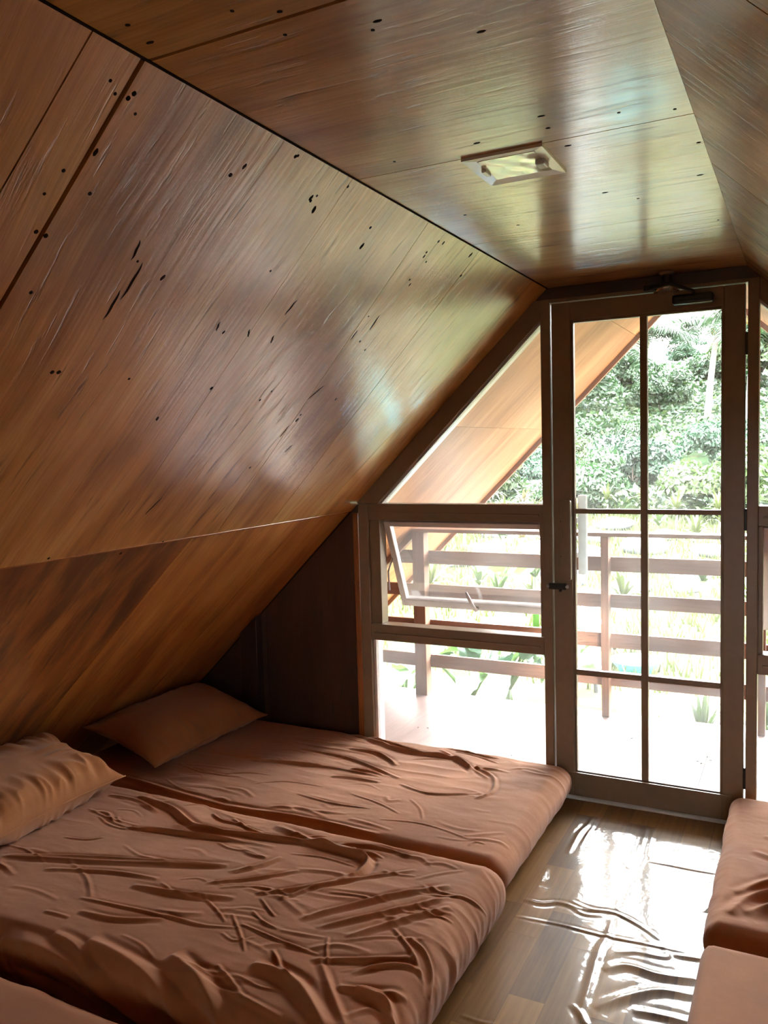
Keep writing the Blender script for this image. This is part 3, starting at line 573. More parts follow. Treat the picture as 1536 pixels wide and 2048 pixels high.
# ------------------------------------------------------------------ windows
def make_window(name, mir, label):
    """mir = +1: the window left of the door; -1: its mirror image right of it"""
    cx = -0.5885
    X = lambda x: x if mir > 0 else 2*cx-x
    w = thing(name, label, 'window', kind='structure')
    def bx(n, x0, x1, y0, y1, z0, z1, m=FRAME, b=0.003, par=w):
        a, c = sorted((X(x0), X(x1)))
        return box(n, (a, y0, z0), (c, y1, z1), m, par, b)
    Y0, Y1 = -0.028, 0.05
    bx('jamb', -1.922, -1.868, Y0, Y1, 0.0, 1.281)
    bx('jamb', -1.012, -0.9715, Y0-0.004, Y1, 0.0, 2.146)
    bx('transom', -1.868, -1.012, Y0, Y1, 1.203, 1.281)
    bx('transom', -1.868, -1.012, Y0, Y1, 0.622, 0.700)
    bx('transom', -1.868, -1.012, Y0, Y1, 0.002, 0.060)
    # inner frame of the middle opening
    bx('inner_frame', -1.868, -1.812, Y0+0.012, Y1, 0.700, 1.203)
    bx('inner_frame', -1.030, -1.012, Y0+0.012, Y1, 0.700, 1.203)
    bx('groove', -1.85, -1.03, Y0-0.006, Y0+0.004, 0.652, 0.660, b=0.001)
    bx('groove', -1.85, -1.03, Y0-0.006, Y0+0.004, 1.232, 1.240, b=0.001)
    sl = prism('sloping_frame', [(X(x), z) for x, z in [(-1.815, 1.281), (-1.012, 2.066), (-1.012, 2.146), (-1.0405, 2.146), (-1.929, 1.283)]], Y0, Y1, FRAME, w, bev=0.003)
    prism('lit_rebate_bead', [(X(x), z) for x, z in [(-1.803, 1.281), (-1.012, 2.054), (-1.012, 2.066), (-1.815, 1.281)]], Y0+0.02, Y1+0.012, FRAME_LT, w)  # pale beads: daylight caught by the outer rebate, put into their colour
    bx('lit_rebate_bead', -1.868, -1.854, Y0+0.02, Y1+0.012, 0.06, 0.622, FRAME_LT, 0.002)
    prism('pane', [(X(x), z) for x, z in [(-1.815, 1.281), (-1.012, 1.281), (-1.012, 2.066)]], 0.018, 0.022, GLASS, w)
    bx('pane', -1.866, -1.013, 0.018, 0.022, 0.061, 0.621, GLASS, 0)
    # awning sash, hinged at its top and pushed open
    ang = math.radians(23)
    sash = bpy.data.objects.new('sash', None); COL.objects.link(sash); sash.parent = w
    sash.location = (0, 0.03, 1.198); sash.rotation_euler = (ang, 0, 0)
    L = 0.478
    a0, a1 = -1.808, -1.020
    def sb(n, x0, x1, z0, z1, y0=-0.018, y1=0.018, m=FRAME_LT, b=0.003):
        p, q = sorted((X(x0), X(x1))); return box(n, (p, y0, z0), (q, y1, z1), m, sash, b)
    sb('sash_stile', a0, a0+0.030, -L, 0); sb('sash_stile', a1-0.026, a1, -L, 0)
    sb('sash_rail', a0+0.03, a1-0.026, -0.026, 0); sb('sash_rail', a0+0.03, a1-0.026, -L, -L+0.040)
    sb('pane', a0+0.028, a1-0.024, -L+0.038, -0.024, -0.002, 0.002, GLASS, 0)
    # handle at the middle of the bottom rail
    hx = X(-1.405)
    V = []
    pts = [(hx, -0.020, -L+0.012), (hx, -0.040, -L+0.018), (hx-0.006, -0.052, -L+0.045), (hx-0.020, -0.054, -L+0.10), (hx-0.026, -0.055, -L+0.125)]
    tube_obj('handle', pts, [0.010, 0.010, 0.009, 0.008, 0.005], FRAME_LT, sash)
    # friction stay at the far side
    tube_obj('stay_arm', [(X(a0+0.004), -0.01, -0.20), (X(a0-0.002), -0.075, -0.245), (X(a0-0.003), -0.10, -0.335)], 0.005, STEEL, sash, 6)
    return w
make_window('window_1', 1, 'left gable window with triangular top pane and open awning sash')
make_window('window_2', -1, 'right gable window, mostly cut off beyond the door')

# ------------------------------------------------------------------ door
door = thing('door_1', 'glazed taupe door with six panes opening to the balcony', 'door', kind='structure')
DX0, DX1 = -0.966, -0.2135
D0, D1 = -0.026, 0.016
def db(n, x0, x1, z0, z1, y0=D0, y1=D1, m=FRAME, b=0.003): return box(n, (x0, y0, z0), (x1, y1, z1), m, door, b)
db('stile', DX0, -0.886, 0.012, 2.128); db('stile', -0.290, DX1, 0.012, 2.128)
db('rail', -0.886, -0.290, 2.052, 2.128); db('rail', -0.886, -0.290, 0.012, 0.112)
for a in ((-0.886, -0.876, 0.112, 2.052), (-0.300, -0.290, 0.112, 2.052)): db('bead', *a, y0=D0+0.010, y1=D1-0.004, b=0.002)
for a in ((-0.876, -0.300, 0.112, 0.122), (-0.876, -0.300, 2.042, 2.052)): db('bead', *a, y0=D0+0.010, y1=D1-0.004, b=0.002)
db('lower_step', -0.92, -0.255, 0.112, 0.118, D0-0.006, D0+0.002, b=0.001)
VX0, VX1 = -0.606, -0.578
db('muntin', VX0, VX1, 0.122, 2.042, -0.016, 0.012, b=0.002)
MZ = ((1.243, 1.263), (0.545, 0.569))
for z0, z1 in MZ:
    db('muntin', -0.876, VX0, z0, z1, -0.014, 0.010, b=0.002); db('muntin', VX1, -0.300, z0, z1, -0.014, 0.010, b=0.002)
for x0, x1 in ((-0.876, VX0), (VX1, -0.300)):
    for z0, z1 in ((0.122, 0.545), (0.569, 1.243), (1.263, 2.042)):
        db('pane', x0-0.001, x1+0.001, z0-0.001, z1+0.001, -0.004, -0.001, GLASS_DOOR, 0)
# head and hinge-side post, a slit of daylight between leaf and post
box('head_frame', (-0.9715, -0.030, 2.132), (-0.2045, 0.05, 2.146), FRAME, door, 0.002)
box('threshold', (-0.9715, -0.032, -0.004), (-0.2045, 0.05, 0.0085), PALE_GREY, door, 0.002)
for z in (1.185, 0.155, 1.86):
    h = box('hinge', (-0.2135, -0.032, z), (-0.2048, -0.008, z+0.085), BLACK, door, 0.002)
def pull(n, x0, x1, y0, y1, z0, z1, m):
    hp = box(n, (x0, y0, z0), (x1, y1, z1), m, door, 0.006, 3)
    return hp
pull('pull_handle', -0.921, -0.880, -0.078, -0.052, 0.965, 1.302, FRAME)
for z in (1.06, 1.21):
    box('handle_bracket', (-0.908, -0.054, z-0.012), (-0.893, D0+0.001, z+0.012), FRAME, door, 0.002)
    lathe('screw', [(0.0, -0.004), (0.005, -0.004), (0.0055, 0.0)], BLACK, door, 10, 'y', (-0.930, D0-0.001, z))
pull('outer_pull_handle', -0.880, -0.842, 0.045, 0.070, 0.972, 1.318, PALE_GREY)
for z in (1.06, 1.21):
    box('handle_bracket', (-0.893, D1-0.001, z-0.012), (-0.878, 0.047, z+0.012), PALE_GREY, door, 0.002)
lt = box('slide_bolt', (-0.984, -0.052, 0.918), (-0.908, D0-0.004, 0.946), BLACK, door, 0.004)
tube_obj('bolt_bar', [(-0.992, -0.045, 0.932), (-0.900, -0.045, 0.932)], 0.007, STEEL, door)
tube_obj('bolt_knob', [(-0.930, -0.050, 0.925), (-0.930, -0.066, 0.915)], 0.006, BLACK, door)
# door closer
box('closer_body', (-0.475, -0.078, 2.066), (-0.325, D0-0.001, 2.104), BLACK, door, 0.010, 3)
box('closer_shoe', (-0.585, -0.062, 2.134), (-0.530, -0.030, 2.156), BLACK, door, 0.004)
tube_obj('closer_arm', [(-0.558, -0.060, 2.142), (-0.47, -0.150, 2.136), (-0.395, -0.090, 2.110), (-0.395, -0.060, 2.104)], [0.007, 0.007, 0.007, 0.007], BLACK, door)

# ------------------------------------------------------------------ eaves outside
def eaves(name, side, label):
    s_r = -(RIDGE_X-XL)/CS
    y_top, y_bot = 1.93, 2.17; s_b = 3.30
    o = slope_panel(name, side, [(s_r, 0.062), (s_b, 0.062), (s_b, y_bot-0.01), (s_r, y_top-0.01)], 0.016, 0.07, BACKING, None)
    tag(o, label, 'eaves', kind='structure')
    def yy(s): return y_top+(y_bot-y_top)*(s-s_r)/(s_b-s_r)
    cuts = [s_r, -0.02, 0.80, 1.62, 2.44, s_b]
    for i in range(5):
        a, b = cuts[i]+0.001, cuts[i+1]-0.001
        ym = 1.02 if i % 2 else 1.30
        for u, v0, v1 in (((0.063, 0.063), ym-0.001, ym-0.001), ((ym+0.001, ym+0.001), yy(a), yy(b))):
            slope_panel('panel', side, [(a, u[0]), (b, u[1]), (b, v1), (a, v0)], 0.0, 0.016, W_EAVES, o)
    slope_panel('fascia', side, [(s_r, y_top), (s_b, y_bot), (s_b, y_bot+0.028), (s_r, y_top+0.028)], -0.028, 0.09, W_RAIL, o)
    slope_panel('brace', side, [(1.665, 1.15), (3.02, 1.15), (3.02, 1.215), (1.665, 1.215)], -0.035, -0.001, W_RAIL, o)
    return o
eaves('roof_left', -1, 'left roof overhang of pale plywood above the balcony')
eaves('roof_right', 1, 'right roof overhang of pale plywood above the balcony')

# ------------------------------------------------------------------ balcony deck and railing
deck = flat_panel('deck', [(-3.25, 0.062), (2.05, 0.062), (2.05, 1.21), (-3.25, 1.21)], -0.16, -0.022, W_RAIL, None)
tag(deck, 'washed pink balcony deck outside the gable', 'deck', kind='structure')
for x0, x1 in ((-3.25, -1.62), (-1.62, -0.42), (-0.42, 0.80), (0.80, 2.05)):
    flat_panel('deck_board', [(x0+0.0012, 0.063), (x1-0.0012, 0.063), (x1-0.0012, 1.218), (x0+0.0012, 1.218)], -0.022, -0.004, W_DECK, deck, 'y')
rail = thing('balcony_railing', 'dark brown wooden balcony railing of four boards and a flat top rail', 'railing', (0, 1.15, 0))
def rb(n, x0, x1, y0, y1, z0, z1, b=0.003): return box(n, (x0, y0-1.15, z0), (x1, y1-1.15, z1), W_RAIL, rail, b)
for x0, x1, y0, y1 in ((-2.176, -2.097, 1.11, 1.185), (-1.020, -0.978, 1.115, 1.19), (-0.218, -0.180, 1.115, 1.19), (0.92, 1.0, 1.11, 1.185)):
    rb('post', x0, x1, y0, y1, -0.004, 1.021)
for z0, z1 in ((0.815, 0.898), (0.608, 0.685), (0.377, 0.461), (0.157, 0.239)):
    zz = z1
    prism('rail_board', [(xl(z0)+0.012, z0), (xr(z0)-0.012, z0), (xr(z1)-0.012, z1), (xl(z1)+0.012, z1)], 0.0405, 0.062, W_RAIL, rail, bev=0.002)
rb('top_rail', -2.17, 0.99, 1.10, 1.215, 1.021, 1.043)

# ================================================================== BEDDING
def fine_strokes(x0, x1, y0, y1, n, seed, fan=0.0, h=0.0045):
    rg = random.Random(seed); out = []
    for i in range(n):
        x, y = rg.uniform(x0, x1), rg.uniform(y0, y1); u = (x-x0)/(x1-x0)
        a = rg.gauss(-0.10, 0.16)+fan*u*u*rg.uniform(0.2, 1.4)
        L = rg.uniform(0.08, 0.34)*(1-0.35*u); c = rg.uniform(-0.03, 0.03)
        dx, dy = math.cos(a)*L/2, math.sin(a)*L/2
        out.append(([(x-dx, y-dy), (x-c*math.sin(a), y+c*math.cos(a)), (x+dx, y+dy)], rg.uniform(0.005, 0.012), h*rg.uniform(0.4, 1.3)))
    return out
def thin(st, kw=0.72, kh=0.8): return [(p, w*kw, h*kh) for p, w, h in st]
def make_mattress(name, label, x0, x1, y0, y1, top, strokes, mat, seed, nx, ny, r=0.045, puff=0.0, gather=1.0, smooth_only=False, slope_end=0.0, group=None):
    """fitted-sheet mattress: a sheet wrapped over a box with rounded edges, with its wrinkles as relief"""
    cx, cy = (x0+x1)/2, (y0+y1)/2
    ix0, ix1, iy0, iy1 = x0+r, x1-r, y0+r, y1-r
    ext = top+r*(math.pi/2-1)+0.01
    S, T = np.meshgrid(np.linspace(ix0-ext, ix1+ext, nx), np.linspace(iy0-ext, iy1+ext, ny))
    qx = np.clip(S, ix0, ix1); qy = np.clip(T, iy0, iy1)
    dx, dy = S-qx, T-qy; d = np.hypot(dx, dy); inv = 1/np.maximum(d, 1e-9)
    ux, uy = dx*inv*(d > 1e-9), dy*inv*(d > 1e-9)
    a = np.minimum(d/r, math.pi/2)
    rad = r*np.sin(a); drop = np.where(d < r*math.pi/2, r*(1-np.cos(a)), r+(d-r*math.pi/2))
    drop = np.minimum(drop, top-0.002)
    nh = np.sin(a); nz_ = np.cos(a)
    # sheet relief
    H = strokes_height(S, T, strokes) if strokes else np.zeros_like(S)
    if not smooth_only:
        wx = S+0.05*vnoise(S, T, 6, 6, seed+50, 2); wy = T+0.06*vnoise(S, T, 5, 5, seed+60, 2)
        ridg = 1-np.abs(vnoise(wx, wy, 2.2, 11, seed, 2))*3.2
        H += 0.0085*np.clip(ridg-0.35, 0, 1)**1.5*np.clip(0.5+vnoise(S, T, 2, 2, seed+5, 2)*2.4, 0, 1)
        H += 0.0022*vnoise(wx, wy, 9, 24, seed+3, 3)
        edge = np.clip((d)/(r*1.2), 0, 1)
        # vertical gathers where the elastic pulls the sheet under
        along = np.where(np.abs(ux) > np.abs(uy), T, S+1.3*dy)
        H += gather*edge*(0.016*vnoise(along, d, 9, 1.0, seed+9, 2)+0.007*vnoise(along+0.3*d, d, 30, 2, seed+11, 2))
    H += puff*np.sin(np.clip((S-x0)/(x1-x0), 0, 1)*math.pi)**0.5*np.sin(np.clip((T-y0)/(y1-y0), 0, 1)*math.pi)**0.5
    X = qx+ux*(rad+H*nh); Yv = qy+uy*(rad+H*nh); Z = top-drop+H*nz_
    # the sheet tucks in towards the floor
    low = np.clip((top-Z)/top, 0, 1)
    bulge = 0.022*np.sin(np.clip(low, 0, 1)*math.pi)**1.0-0.03*low**4
    X += ux*bulge*nh; Yv += uy*bulge*nh
    if slope_end: X += slope_end*np.clip((S-ix1)/ext, 0, 1)
    Z = np.maximum(Z, 0.004)
    o = link(name, grid_mesh(name, X-cx, Yv-cy, Z), mat, loc=(cx, cy, 0))
    tag(o, label, 'mattress', group)
    return o
make_mattress('mattress', 'mattress in a brown sheet lying against the gable window', -3.0, -0.905, -0.975, -0.035, 0.150, thin(FAR)+fine_strokes(-2.4, -0.95, -0.95, -0.06, 45, 4, 0.3, 0.0028), SHEET_FAR, 21, 520, 270, r=0.05, puff=0.006, gather=0.35)
make_mattress('mattress', 'wrinkled brown sheeted mattress in front, with the deepest folds', -3.0, -0.862, -1.985, -1.045, 0.190, thin(NEAR)+fine_strokes(-2.4, -0.88, -1.95, -1.08, 70, 8, 0.6, 0.0032), SHEET, 33, 800, 420, r=0.062, puff=0.010, gather=0.9)
make_mattress('mattress', 'dark brown mattress corner at the bottom left, nearest the camera', -3.0, -1.10, -3.05, -2.09, 0.165, [], SHEET, 47, 200, 110, r=0.04)
RS = [([(0.10, -0.90), (-0.02, -0.86), (-0.15, -0.96)], .03, .02), ([(0.15, -0.80), (0.0, -0.76), (-0.13, -0.86), (-0.19, -0.98)], .025, .018), ([(0.12, -0.7), (-0.06, -0.72), (-0.18, -0.85)], .02, .012),
      ([(-0.15, -0.55), (-0.02, -0.60), (0.1, -0.56)], .016, .008), ([(-0.12, -0.42), (0.0, -0.45), (0.2, -0.40)], .014, .007)]
make_mattress('mattress', 'brown sheeted mattress at the right, close to the door', -0.238, 1.72, -1.055, -0.085, 0.150, RS, SHEET_FAR, 59, 420, 220, r=0.03, puff=0.004, gather=0.7)
make_mattress('mattress', 'smooth pale brown mattress at the bottom right corner', -0.232, 1.72, -2.06, -1.150, 0.150, [], SHEET_PALE, 71, 160, 90, r=0.014, smooth_only=True)

def make_pillow(name, label, loc, rot, L, Wd, T, seed, mat, wr=1.0):
    n = 130; m = 90
    u, v = np.meshgrid(np.linspace(-1, 1, n), np.linspace(-1, 1, m))
    # outline: corners pulled out, sides drawn in
    px = u*L/2*(1-0.085*(1-u**2)*0-0.09*(1-np.abs(v)**2)*np.abs(u)**3); py = v*Wd/2*(1-0.10*(1-np.abs(u)**2)*np.abs(v)**3)
    base = np.clip(1-np.abs(u)**2.6, 0, 1)**0.62*np.clip(1-np.abs(v)**2.6, 0, 1)**0.62
    out = []
    for sgn in (1, -1):
        th = T/2*base*(1.0 if sgn > 0 else 0.75)
        rim = 1-base
        w = 0.006*vnoise(px, py, 7, 7, seed+(sgn > 0), 3)+wr*0.012*np.clip(1-np.abs(vnoise(px+0.08*py, py, 15, 3.0, seed+4, 2))*4, 0, 1)*np.clip(np.abs(v)*1.35-0.3, 0, 1)*np.clip(base*2.2, 0, 1)
        w += wr*0.008*np.clip(1-np.abs(vnoise(px, py, 4, 14, seed+14, 2))*4, 0, 1)*np.clip(np.abs(u)*1.3-0.3, 0, 1)*np.clip(base*2.2, 0, 1)
        out.append(sgn*(th+w*np.clip(base*3, 0, 1)))
    V = []; F = []
    N_ = n*m
    A = np.stack([px.ravel(), py.ravel(), out[0].ravel()], 1); B = np.stack([px.ravel(), py.ravel(), out[1].ravel()], 1)
    I = np.arange(N_).reshape(m, n)
    bm_idx = lambda a: a
    mapB = np.arange(N_)+N_
    edge = np.zeros((m, n), bool); edge[0] = edge[-1] = True; edge[:, 0] = edge[:, -1] = True
    mapB = mapB.reshape(m, n); mapB[edge] = I[edge]
    F1 = np.stack([I[:-1, :-1].ravel(), I[:-1, 1:].ravel(), I[1:, 1:].ravel(), I[1:, :-1].ravel()], 1)
    F2 = np.stack([mapB[:-1, :-1].ravel(), mapB[1:, :-1].ravel(), mapB[1:, 1:].ravel(), mapB[:-1, 1:].ravel()], 1)
    V = np.concatenate([A, B]); F = np.concatenate([F1, F2])
    used = np.unique(F); re = np.full(len(V), -1); re[used] = np.arange(len(used))
    me = new_mesh(name, V[used], re[F], smooth=True)
    root = link(name, me, mat, loc=loc, rot=rot)
    tag(root, label, 'pillow')
    # sewn seam round the rim
    rim = [(px[0, i], py[0, i], 0) for i in range(0, n, 4)]+[(px[i, -1], py[i, -1], 0) for i in range(0, m, 4)]+[(px[-1, i], py[-1, i], 0) for i in range(n-1, -1, -4)]+[(px[i, 0], py[i, 0], 0) for i in range(m-1, -1, -4)]
    tube_obj('seam_piping', rim+[rim[0]], 0.0028, mat, root, 5)
    return root
make_pillow('pillow', 'shadowed brown pillow on the mattress by the gable wall', (-2.695, -0.47, 0.252), (math.radians(14), 0.0, math.radians(87)), 0.78, 0.46, 0.19, 5, PILLOWM, 0.8)
make_pillow('pillow', 'crumpled brown pillow at the left edge, on the front mattress', (-2.615, -1.50, 0.312), (math.radians(12), 0.0, math.radians(92)), 0.74, 0.44, 0.22, 9, PILLOWM, 3.2)

# ================================================================== FIXTURES
cl = thing('ceiling_light', 'square pale recessed ceiling light panel on the plywood ceiling', 'ceiling light', ((HX0+HX1)/2, (HY0+HY1)/2, ZC))
hw, hd = (HX1-HX0)/2, (HY1-HY0)/2
def ring(name, o, i, zo, zi, mat, parent):
    """sloping square frame from outer half sizes o at height zo to inner i at zi, with an outer skirt"""
    V = []; F = []
    for (a, b), z in ((o, 0.0), (o, zo), (i, zi)):
        V += [(-a, -b, z), (a, -b, z), (a, b, z), (-a, b, z)]
    for l in range(2):
        for k in range(4):
            k2 = (k+1) % 4; F.append((l*4+k, l*4+k2, l*4+4+k2, l*4+4+k))
    return link(name, new_mesh(name, V, F), mat, parent)
ring('frame', (hw, hd), (hw*0.72, hd*0.70), -0.007, -0.003, LIGHTM, cl)
V = []; nn = 14
lx, ly = hw*0.72, hd*0.70
X_, Y_ = np.meshgrid(np.linspace(-lx, lx, nn), np.linspace(-ly, ly, nn))
link('lens', grid_mesh('lens', X_, Y_, -0.004-0.0012*np.cos(X_*90)*np.cos(Y_*70)), LENS, cl)
box('clip', (lx*0.78, -0.02, -0.016), (lx*1.12, 0.02, -0.003), PALE_GREY, cl, 0.004)
box('clip', (-lx*1.12, -0.02, -0.012), (-lx*0.95, 0.02, -0.003), LIGHTM, cl, 0.003)

lh = thing('lamp_holder', 'small dark lamp holder with clear cup shade above the door', 'lamp', (-0.494, -0.07, ZC))
lathe('base', [(0.0, 0.0), (0.030, 0.0), (0.030, -0.006), (0.022, -0.012), (0.0, -0.013)], FRAME, lh)
lathe('socket', [(0.012, -0.010), (0.017, -0.014), (0.018, -0.045), (0.013, -0.050), (0.0, -0.050)], BLACK, lh)
lathe('shade', [(0.019, -0.044), (0.028, -0.052), (0.050, -0.078), (0.048, -0.079), (0.027, -0.055), (0.017, -0.048)], GLASS, lh)
# ================================================================== GARDEN AND HILLSIDE
L_BUSH = leaf_mat('bush_leaves', (0.0050, 0.0163, 0.0050), (0.0138, 0.0364, 0.0094))
L_TREE = leaf_mat('tree_leaves', (0.0057, 0.0188, 0.0063), (0.0163, 0.0414, 0.0113))
L_LIGHT = leaf_mat('light_leaves', (0.0130, 0.0260, 0.0059), (0.0284, 0.0472, 0.0118))
L_BLUE = leaf_mat('blue_green_leaves', (0.0057, 0.0188, 0.0094), (0.0145, 0.0402, 0.0188))
L_PALM = leaf_mat('palm_leaves', (0.0074, 0.0199, 0.0081), (0.0192, 0.0383, 0.0148))
L_DRY = leaf_mat('dry_leaves', (0.0376, 0.0310, 0.0133), (0.0797, 0.0664, 0.0332), 0.3)
L_YEL = leaf_mat('yellow_green_leaves', (0.0199, 0.0288, 0.0062), (0.0443, 0.0532, 0.0142))
L_BAN = leaf_mat('banana_leaves', (0.0232, 0.0620, 0.0104), (0.0439, 0.0981, 0.0181), 0.5, 0.35)
L_BAN2 = leaf_mat('dark_banana_leaves', (0.0082, 0.0384, 0.0154), (0.0206, 0.0590, 0.0266), 0.4, 0.35)
L_GOLD = leaf_mat('golden_leaves', (0.1033, 0.0723, 0.0041), (0.1550, 0.1188, 0.0093), 0.5, 0.4)
L_RED = leaf_mat('red_leaves', (0.07, 0.016, 0.016), (0.12, 0.035, 0.03), 0.3)
BARK = plain('palm_bark', (0.12, 0.10, 0.085), 0.85, noise=0.3, scale=12, bump=0.4)
BARKD = plain('tree_bark', (0.05, 0.035, 0.026), 0.9, noise=0.3, scale=10, bump=0.4)
ROCK = plain('dark_rock', (0.030, 0.033, 0.038), 0.85, noise=0.35, scale=8, bump=0.4)
NUT = plain('coconuts', (0.16, 0.10, 0.02), 0.5, noise=0.2, scale=6)
BLUE = plain('blue_plastic', (0.03, 0.30, 0.62), 0.35)
TURQ = plain('turquoise_plastic', (0.10, 0.48, 0.55), 0.4)
WHITE = plain('white_plastic', (0.78, 0.78, 0.78), 0.4)
DARKM = plain('dark_stand_metal', (0.05, 0.05, 0.06), 0.5)

def ground_mat():
    m, nt, b = base_mat('hillside_soil_and_grass')
    tc = N(nt, 'ShaderNodeTexCoord')
    t1 = N(nt, 'ShaderNodeTexNoise'); t1.inputs['Scale'].default_value = 0.45; t1.inputs['Detail'].default_value = 8; t1.inputs['Roughness'].default_value = 0.65
    t2 = N(nt, 'ShaderNodeTexNoise'); t2.inputs['Scale'].default_value = 3.0; t2.inputs['Detail'].default_value = 6
    nt.links.new(tc.outputs['Object'], t1.inputs['Vector']); nt.links.new(tc.outputs['Object'], t2.inputs['Vector'])
    r1 = ramp(nt, [(0.35, (0.020, 0.027, 0.008)), (0.52, (0.048, 0.050, 0.018)), (0.66, (0.09, 0.070, 0.044))]); nt.links.new(t1.outputs['Fac'], r1.inputs[0])
    r2_ = ramp(nt, [(0.3, (0.6, 0.6, 0.6)), (0.7, (1.15, 1.15, 1.15))]); nt.links.new(t2.outputs['Fac'], r2_.inputs[0])
    sp = N(nt, 'ShaderNodeSeparateXYZ'); nt.links.new(tc.outputs['Object'], sp.inputs[0])
    mr = N(nt, 'ShaderNodeMapRange'); mr.inputs[1].default_value = 15; mr.inputs[2].default_value = 21
    nt.links.new(math_n(nt, 'ADD', sp.outputs['Y'], math_n(nt, 'MULTIPLY', t1.outputs['Fac'], 4.0)), mr.inputs[0])
    up = ramp(nt, [(0.35, (0.004, 0.011, 0.004)), (0.6, (0.012, 0.024, 0.008)), (0.72, (0.06, 0.042, 0.026))]); nt.links.new(t1.outputs['Fac'], up.inputs[0])
    mr2 = N(nt, 'ShaderNodeMapRange'); mr2.inputs[1].default_value = 3.6; mr2.inputs[2].default_value = 8.5
    nt.links.new(math_n(nt, 'ADD', sp.outputs['Y'], math_n(nt, 'MULTIPLY', t1.outputs['Fac'], 3.0)), mr2.inputs[0])
    dry = ramp(nt, [(0.35, (0.050, 0.055, 0.020)), (0.6, (0.12, 0.098, 0.062))]); nt.links.new(t1.outputs['Fac'], dry.inputs[0])
    gc = mixc(nt, mr.outputs[0], mixc(nt, mr2.outputs[0], dry.outputs[0], r1.outputs[0]), up.outputs[0])
    nt.links.new(mixc(nt, 1.0, gc, r2_.outputs[0], 'MULTIPLY'), b.inputs['Base Color'])
    b.inputs['Roughness'].default_value = 1.0; b.inputs['Specular IOR Level'].default_value = 0.05
    bp = N(nt, 'ShaderNodeBump'); bp.inputs['Strength'].default_value = 0.6; bp.inputs['Distance'].default_value = 0.05
    nt.links.new(t2.outputs['Fac'], bp.inputs['Height']); nt.links.new(bp.outputs[0], b.inputs['Normal'])
    return m
GY = [-60, 1.2, 3.0, 6.0, 10, 14, 22, 32, 45, 58, 75, 120]
GZ = [-1.2, -1.0, -0.82, -0.72, -0.62, -0.40, 0.25, 1.45, 4.1, 6.5, 8.6, 9.2]
def ground(x, y):
    z = float(np.interp(y, GY, GZ))
    return z + 0.10*math.sin(x*0.55+y*0.31)*min(1, max(0, (y-2)/8)) + 0.05*math.sin(x*1.7-y*1.1)*min(1, max(0, (y-2)/5))
xs = np.linspace(-75, 50, 150); ys = np.concatenate([np.linspace(-40, 1, 10), np.linspace(1.5, 30, 90), np.linspace(31, 110, 60)])
X, Y = np.meshgrid(xs, ys); Z = np.interp(Y, GY, GZ)
Z = Z + 0.10*np.sin(X*0.55+Y*0.31)*np.clip((Y-2)/8, 0, 1) + 0.05*np.sin(X*1.7-Y*1.1)*np.clip((Y-2)/5, 0, 1)
gr = link('hillside', grid_mesh('hillside', X, Y, Z), ground_mat())
tag(gr, 'sunlit grassy hillside rising behind the balcony', 'hillside', kind='structure')

def at(px, Yd):
    """ground point along a sight line of slope px (x over depth) at depth Yd from the viewpoint"""
    x = px*Yd; y = Yd-3.5
    return Vector((x, y, ground(x, y)))
# ---- leaf clouds
def leaf_cloud(name, blobs, n, size, mat, seed, elong=2.2, droop=0.2):
    rg = np.random.default_rng(seed)
    w = np.array([b[3]**2 for b in blobs]); w /= w.sum()
    bi = rg.choice(len(blobs), n, p=w); B = np.array(blobs, float)
    d = rg.normal(size=(n, 3)); d[:, 2] = np.abs(d[:, 2])*0.9+d[:, 2]*0.35; d /= np.linalg.norm(d, axis=1)[:, None]
    rr = B[bi, 3]*(0.62+0.45*rg.random(n)**0.6)
    c = B[bi, :3]+d*rr[:, None]*np.array([1, 1, 0.85])
    nrm = d+rg.normal(size=(n, 3))*0.55; nrm /= np.linalg.norm(nrm, axis=1)[:, None]
    t = np.cross(nrm, rg.normal(size=(n, 3))); t[:, 2] -= droop; t /= np.linalg.norm(t, axis=1)[:, None]
    b = np.cross(nrm, t); b /= np.linalg.norm(b, axis=1)[:, None]
    s = size*(0.6+0.8*rg.random(n))[:, None]
    p0 = c-t*s*elong*0.5; p2 = c+t*s*elong*0.5; p1 = c+b*s*0.5+nrm*s*0.12; p3 = c-b*s*0.5+nrm*s*0.12
    V = np.stack([p0, p1, p2, p3], 1).reshape(-1, 3); F = np.arange(n*4).reshape(n, 4)
    me = bpy.data.meshes.new(name)
    me.from_pydata(V.tolist(), [], F.tolist()); me.materials.append(mat); me.update()
    return me
def blobs_for(seed, n, R, h, flat=0.7):
    rg = random.Random(seed); out = []
    for i in range(n):
        a = rg.uniform(0, 2*math.pi); r = R*math.sqrt(rg.random())*0.75
        z = h*(0.22+0.72*rg.random())*(1-0.35*(r/R)**2)
        out.append((r*math.cos(a), r*math.sin(a), z, R*rg.uniform(0.32, 0.52)))
    return out
def stem_mesh(name, h, r, seed, branches=5):
    rg = random.Random(seed); V = []; F = []
    def addt(p, rad):
        v, f = tube(p, rad, 6); o = len(V); V.extend(v); F.extend([tuple(i+o for i in q) for q in f])
    addt([(0, 0, -0.2), (0.05*h*rg.uniform(-1, 1), 0.05*h*rg.uniform(-1, 1), h*0.45), (0.1*h*rg.uniform(-1, 1), 0, h*0.85)], [r, r*0.8, r*0.4])
    for i in range(branches):
        a = rg.uniform(0, 6.28); z = h*rg.uniform(0.25, 0.6)
        addt([(0, 0, z), (0.22*h*math.cos(a), 0.22*h*math.sin(a), z+0.25*h)], [r*0.5, r*0.2])
    return new_mesh(name, V, F, smooth=True)
def plant(name, label, cat, loc, crown_me, stem_me, stem_mat, group=None, rotz=0.0, scale=1.0):
    t = thing(name, label, cat, loc, rotz, group); t.scale = (scale,)*3
    link('trunk', stem_me, stem_mat, t); link('crown', crown_me, None, t)
    return t
PLACED = []
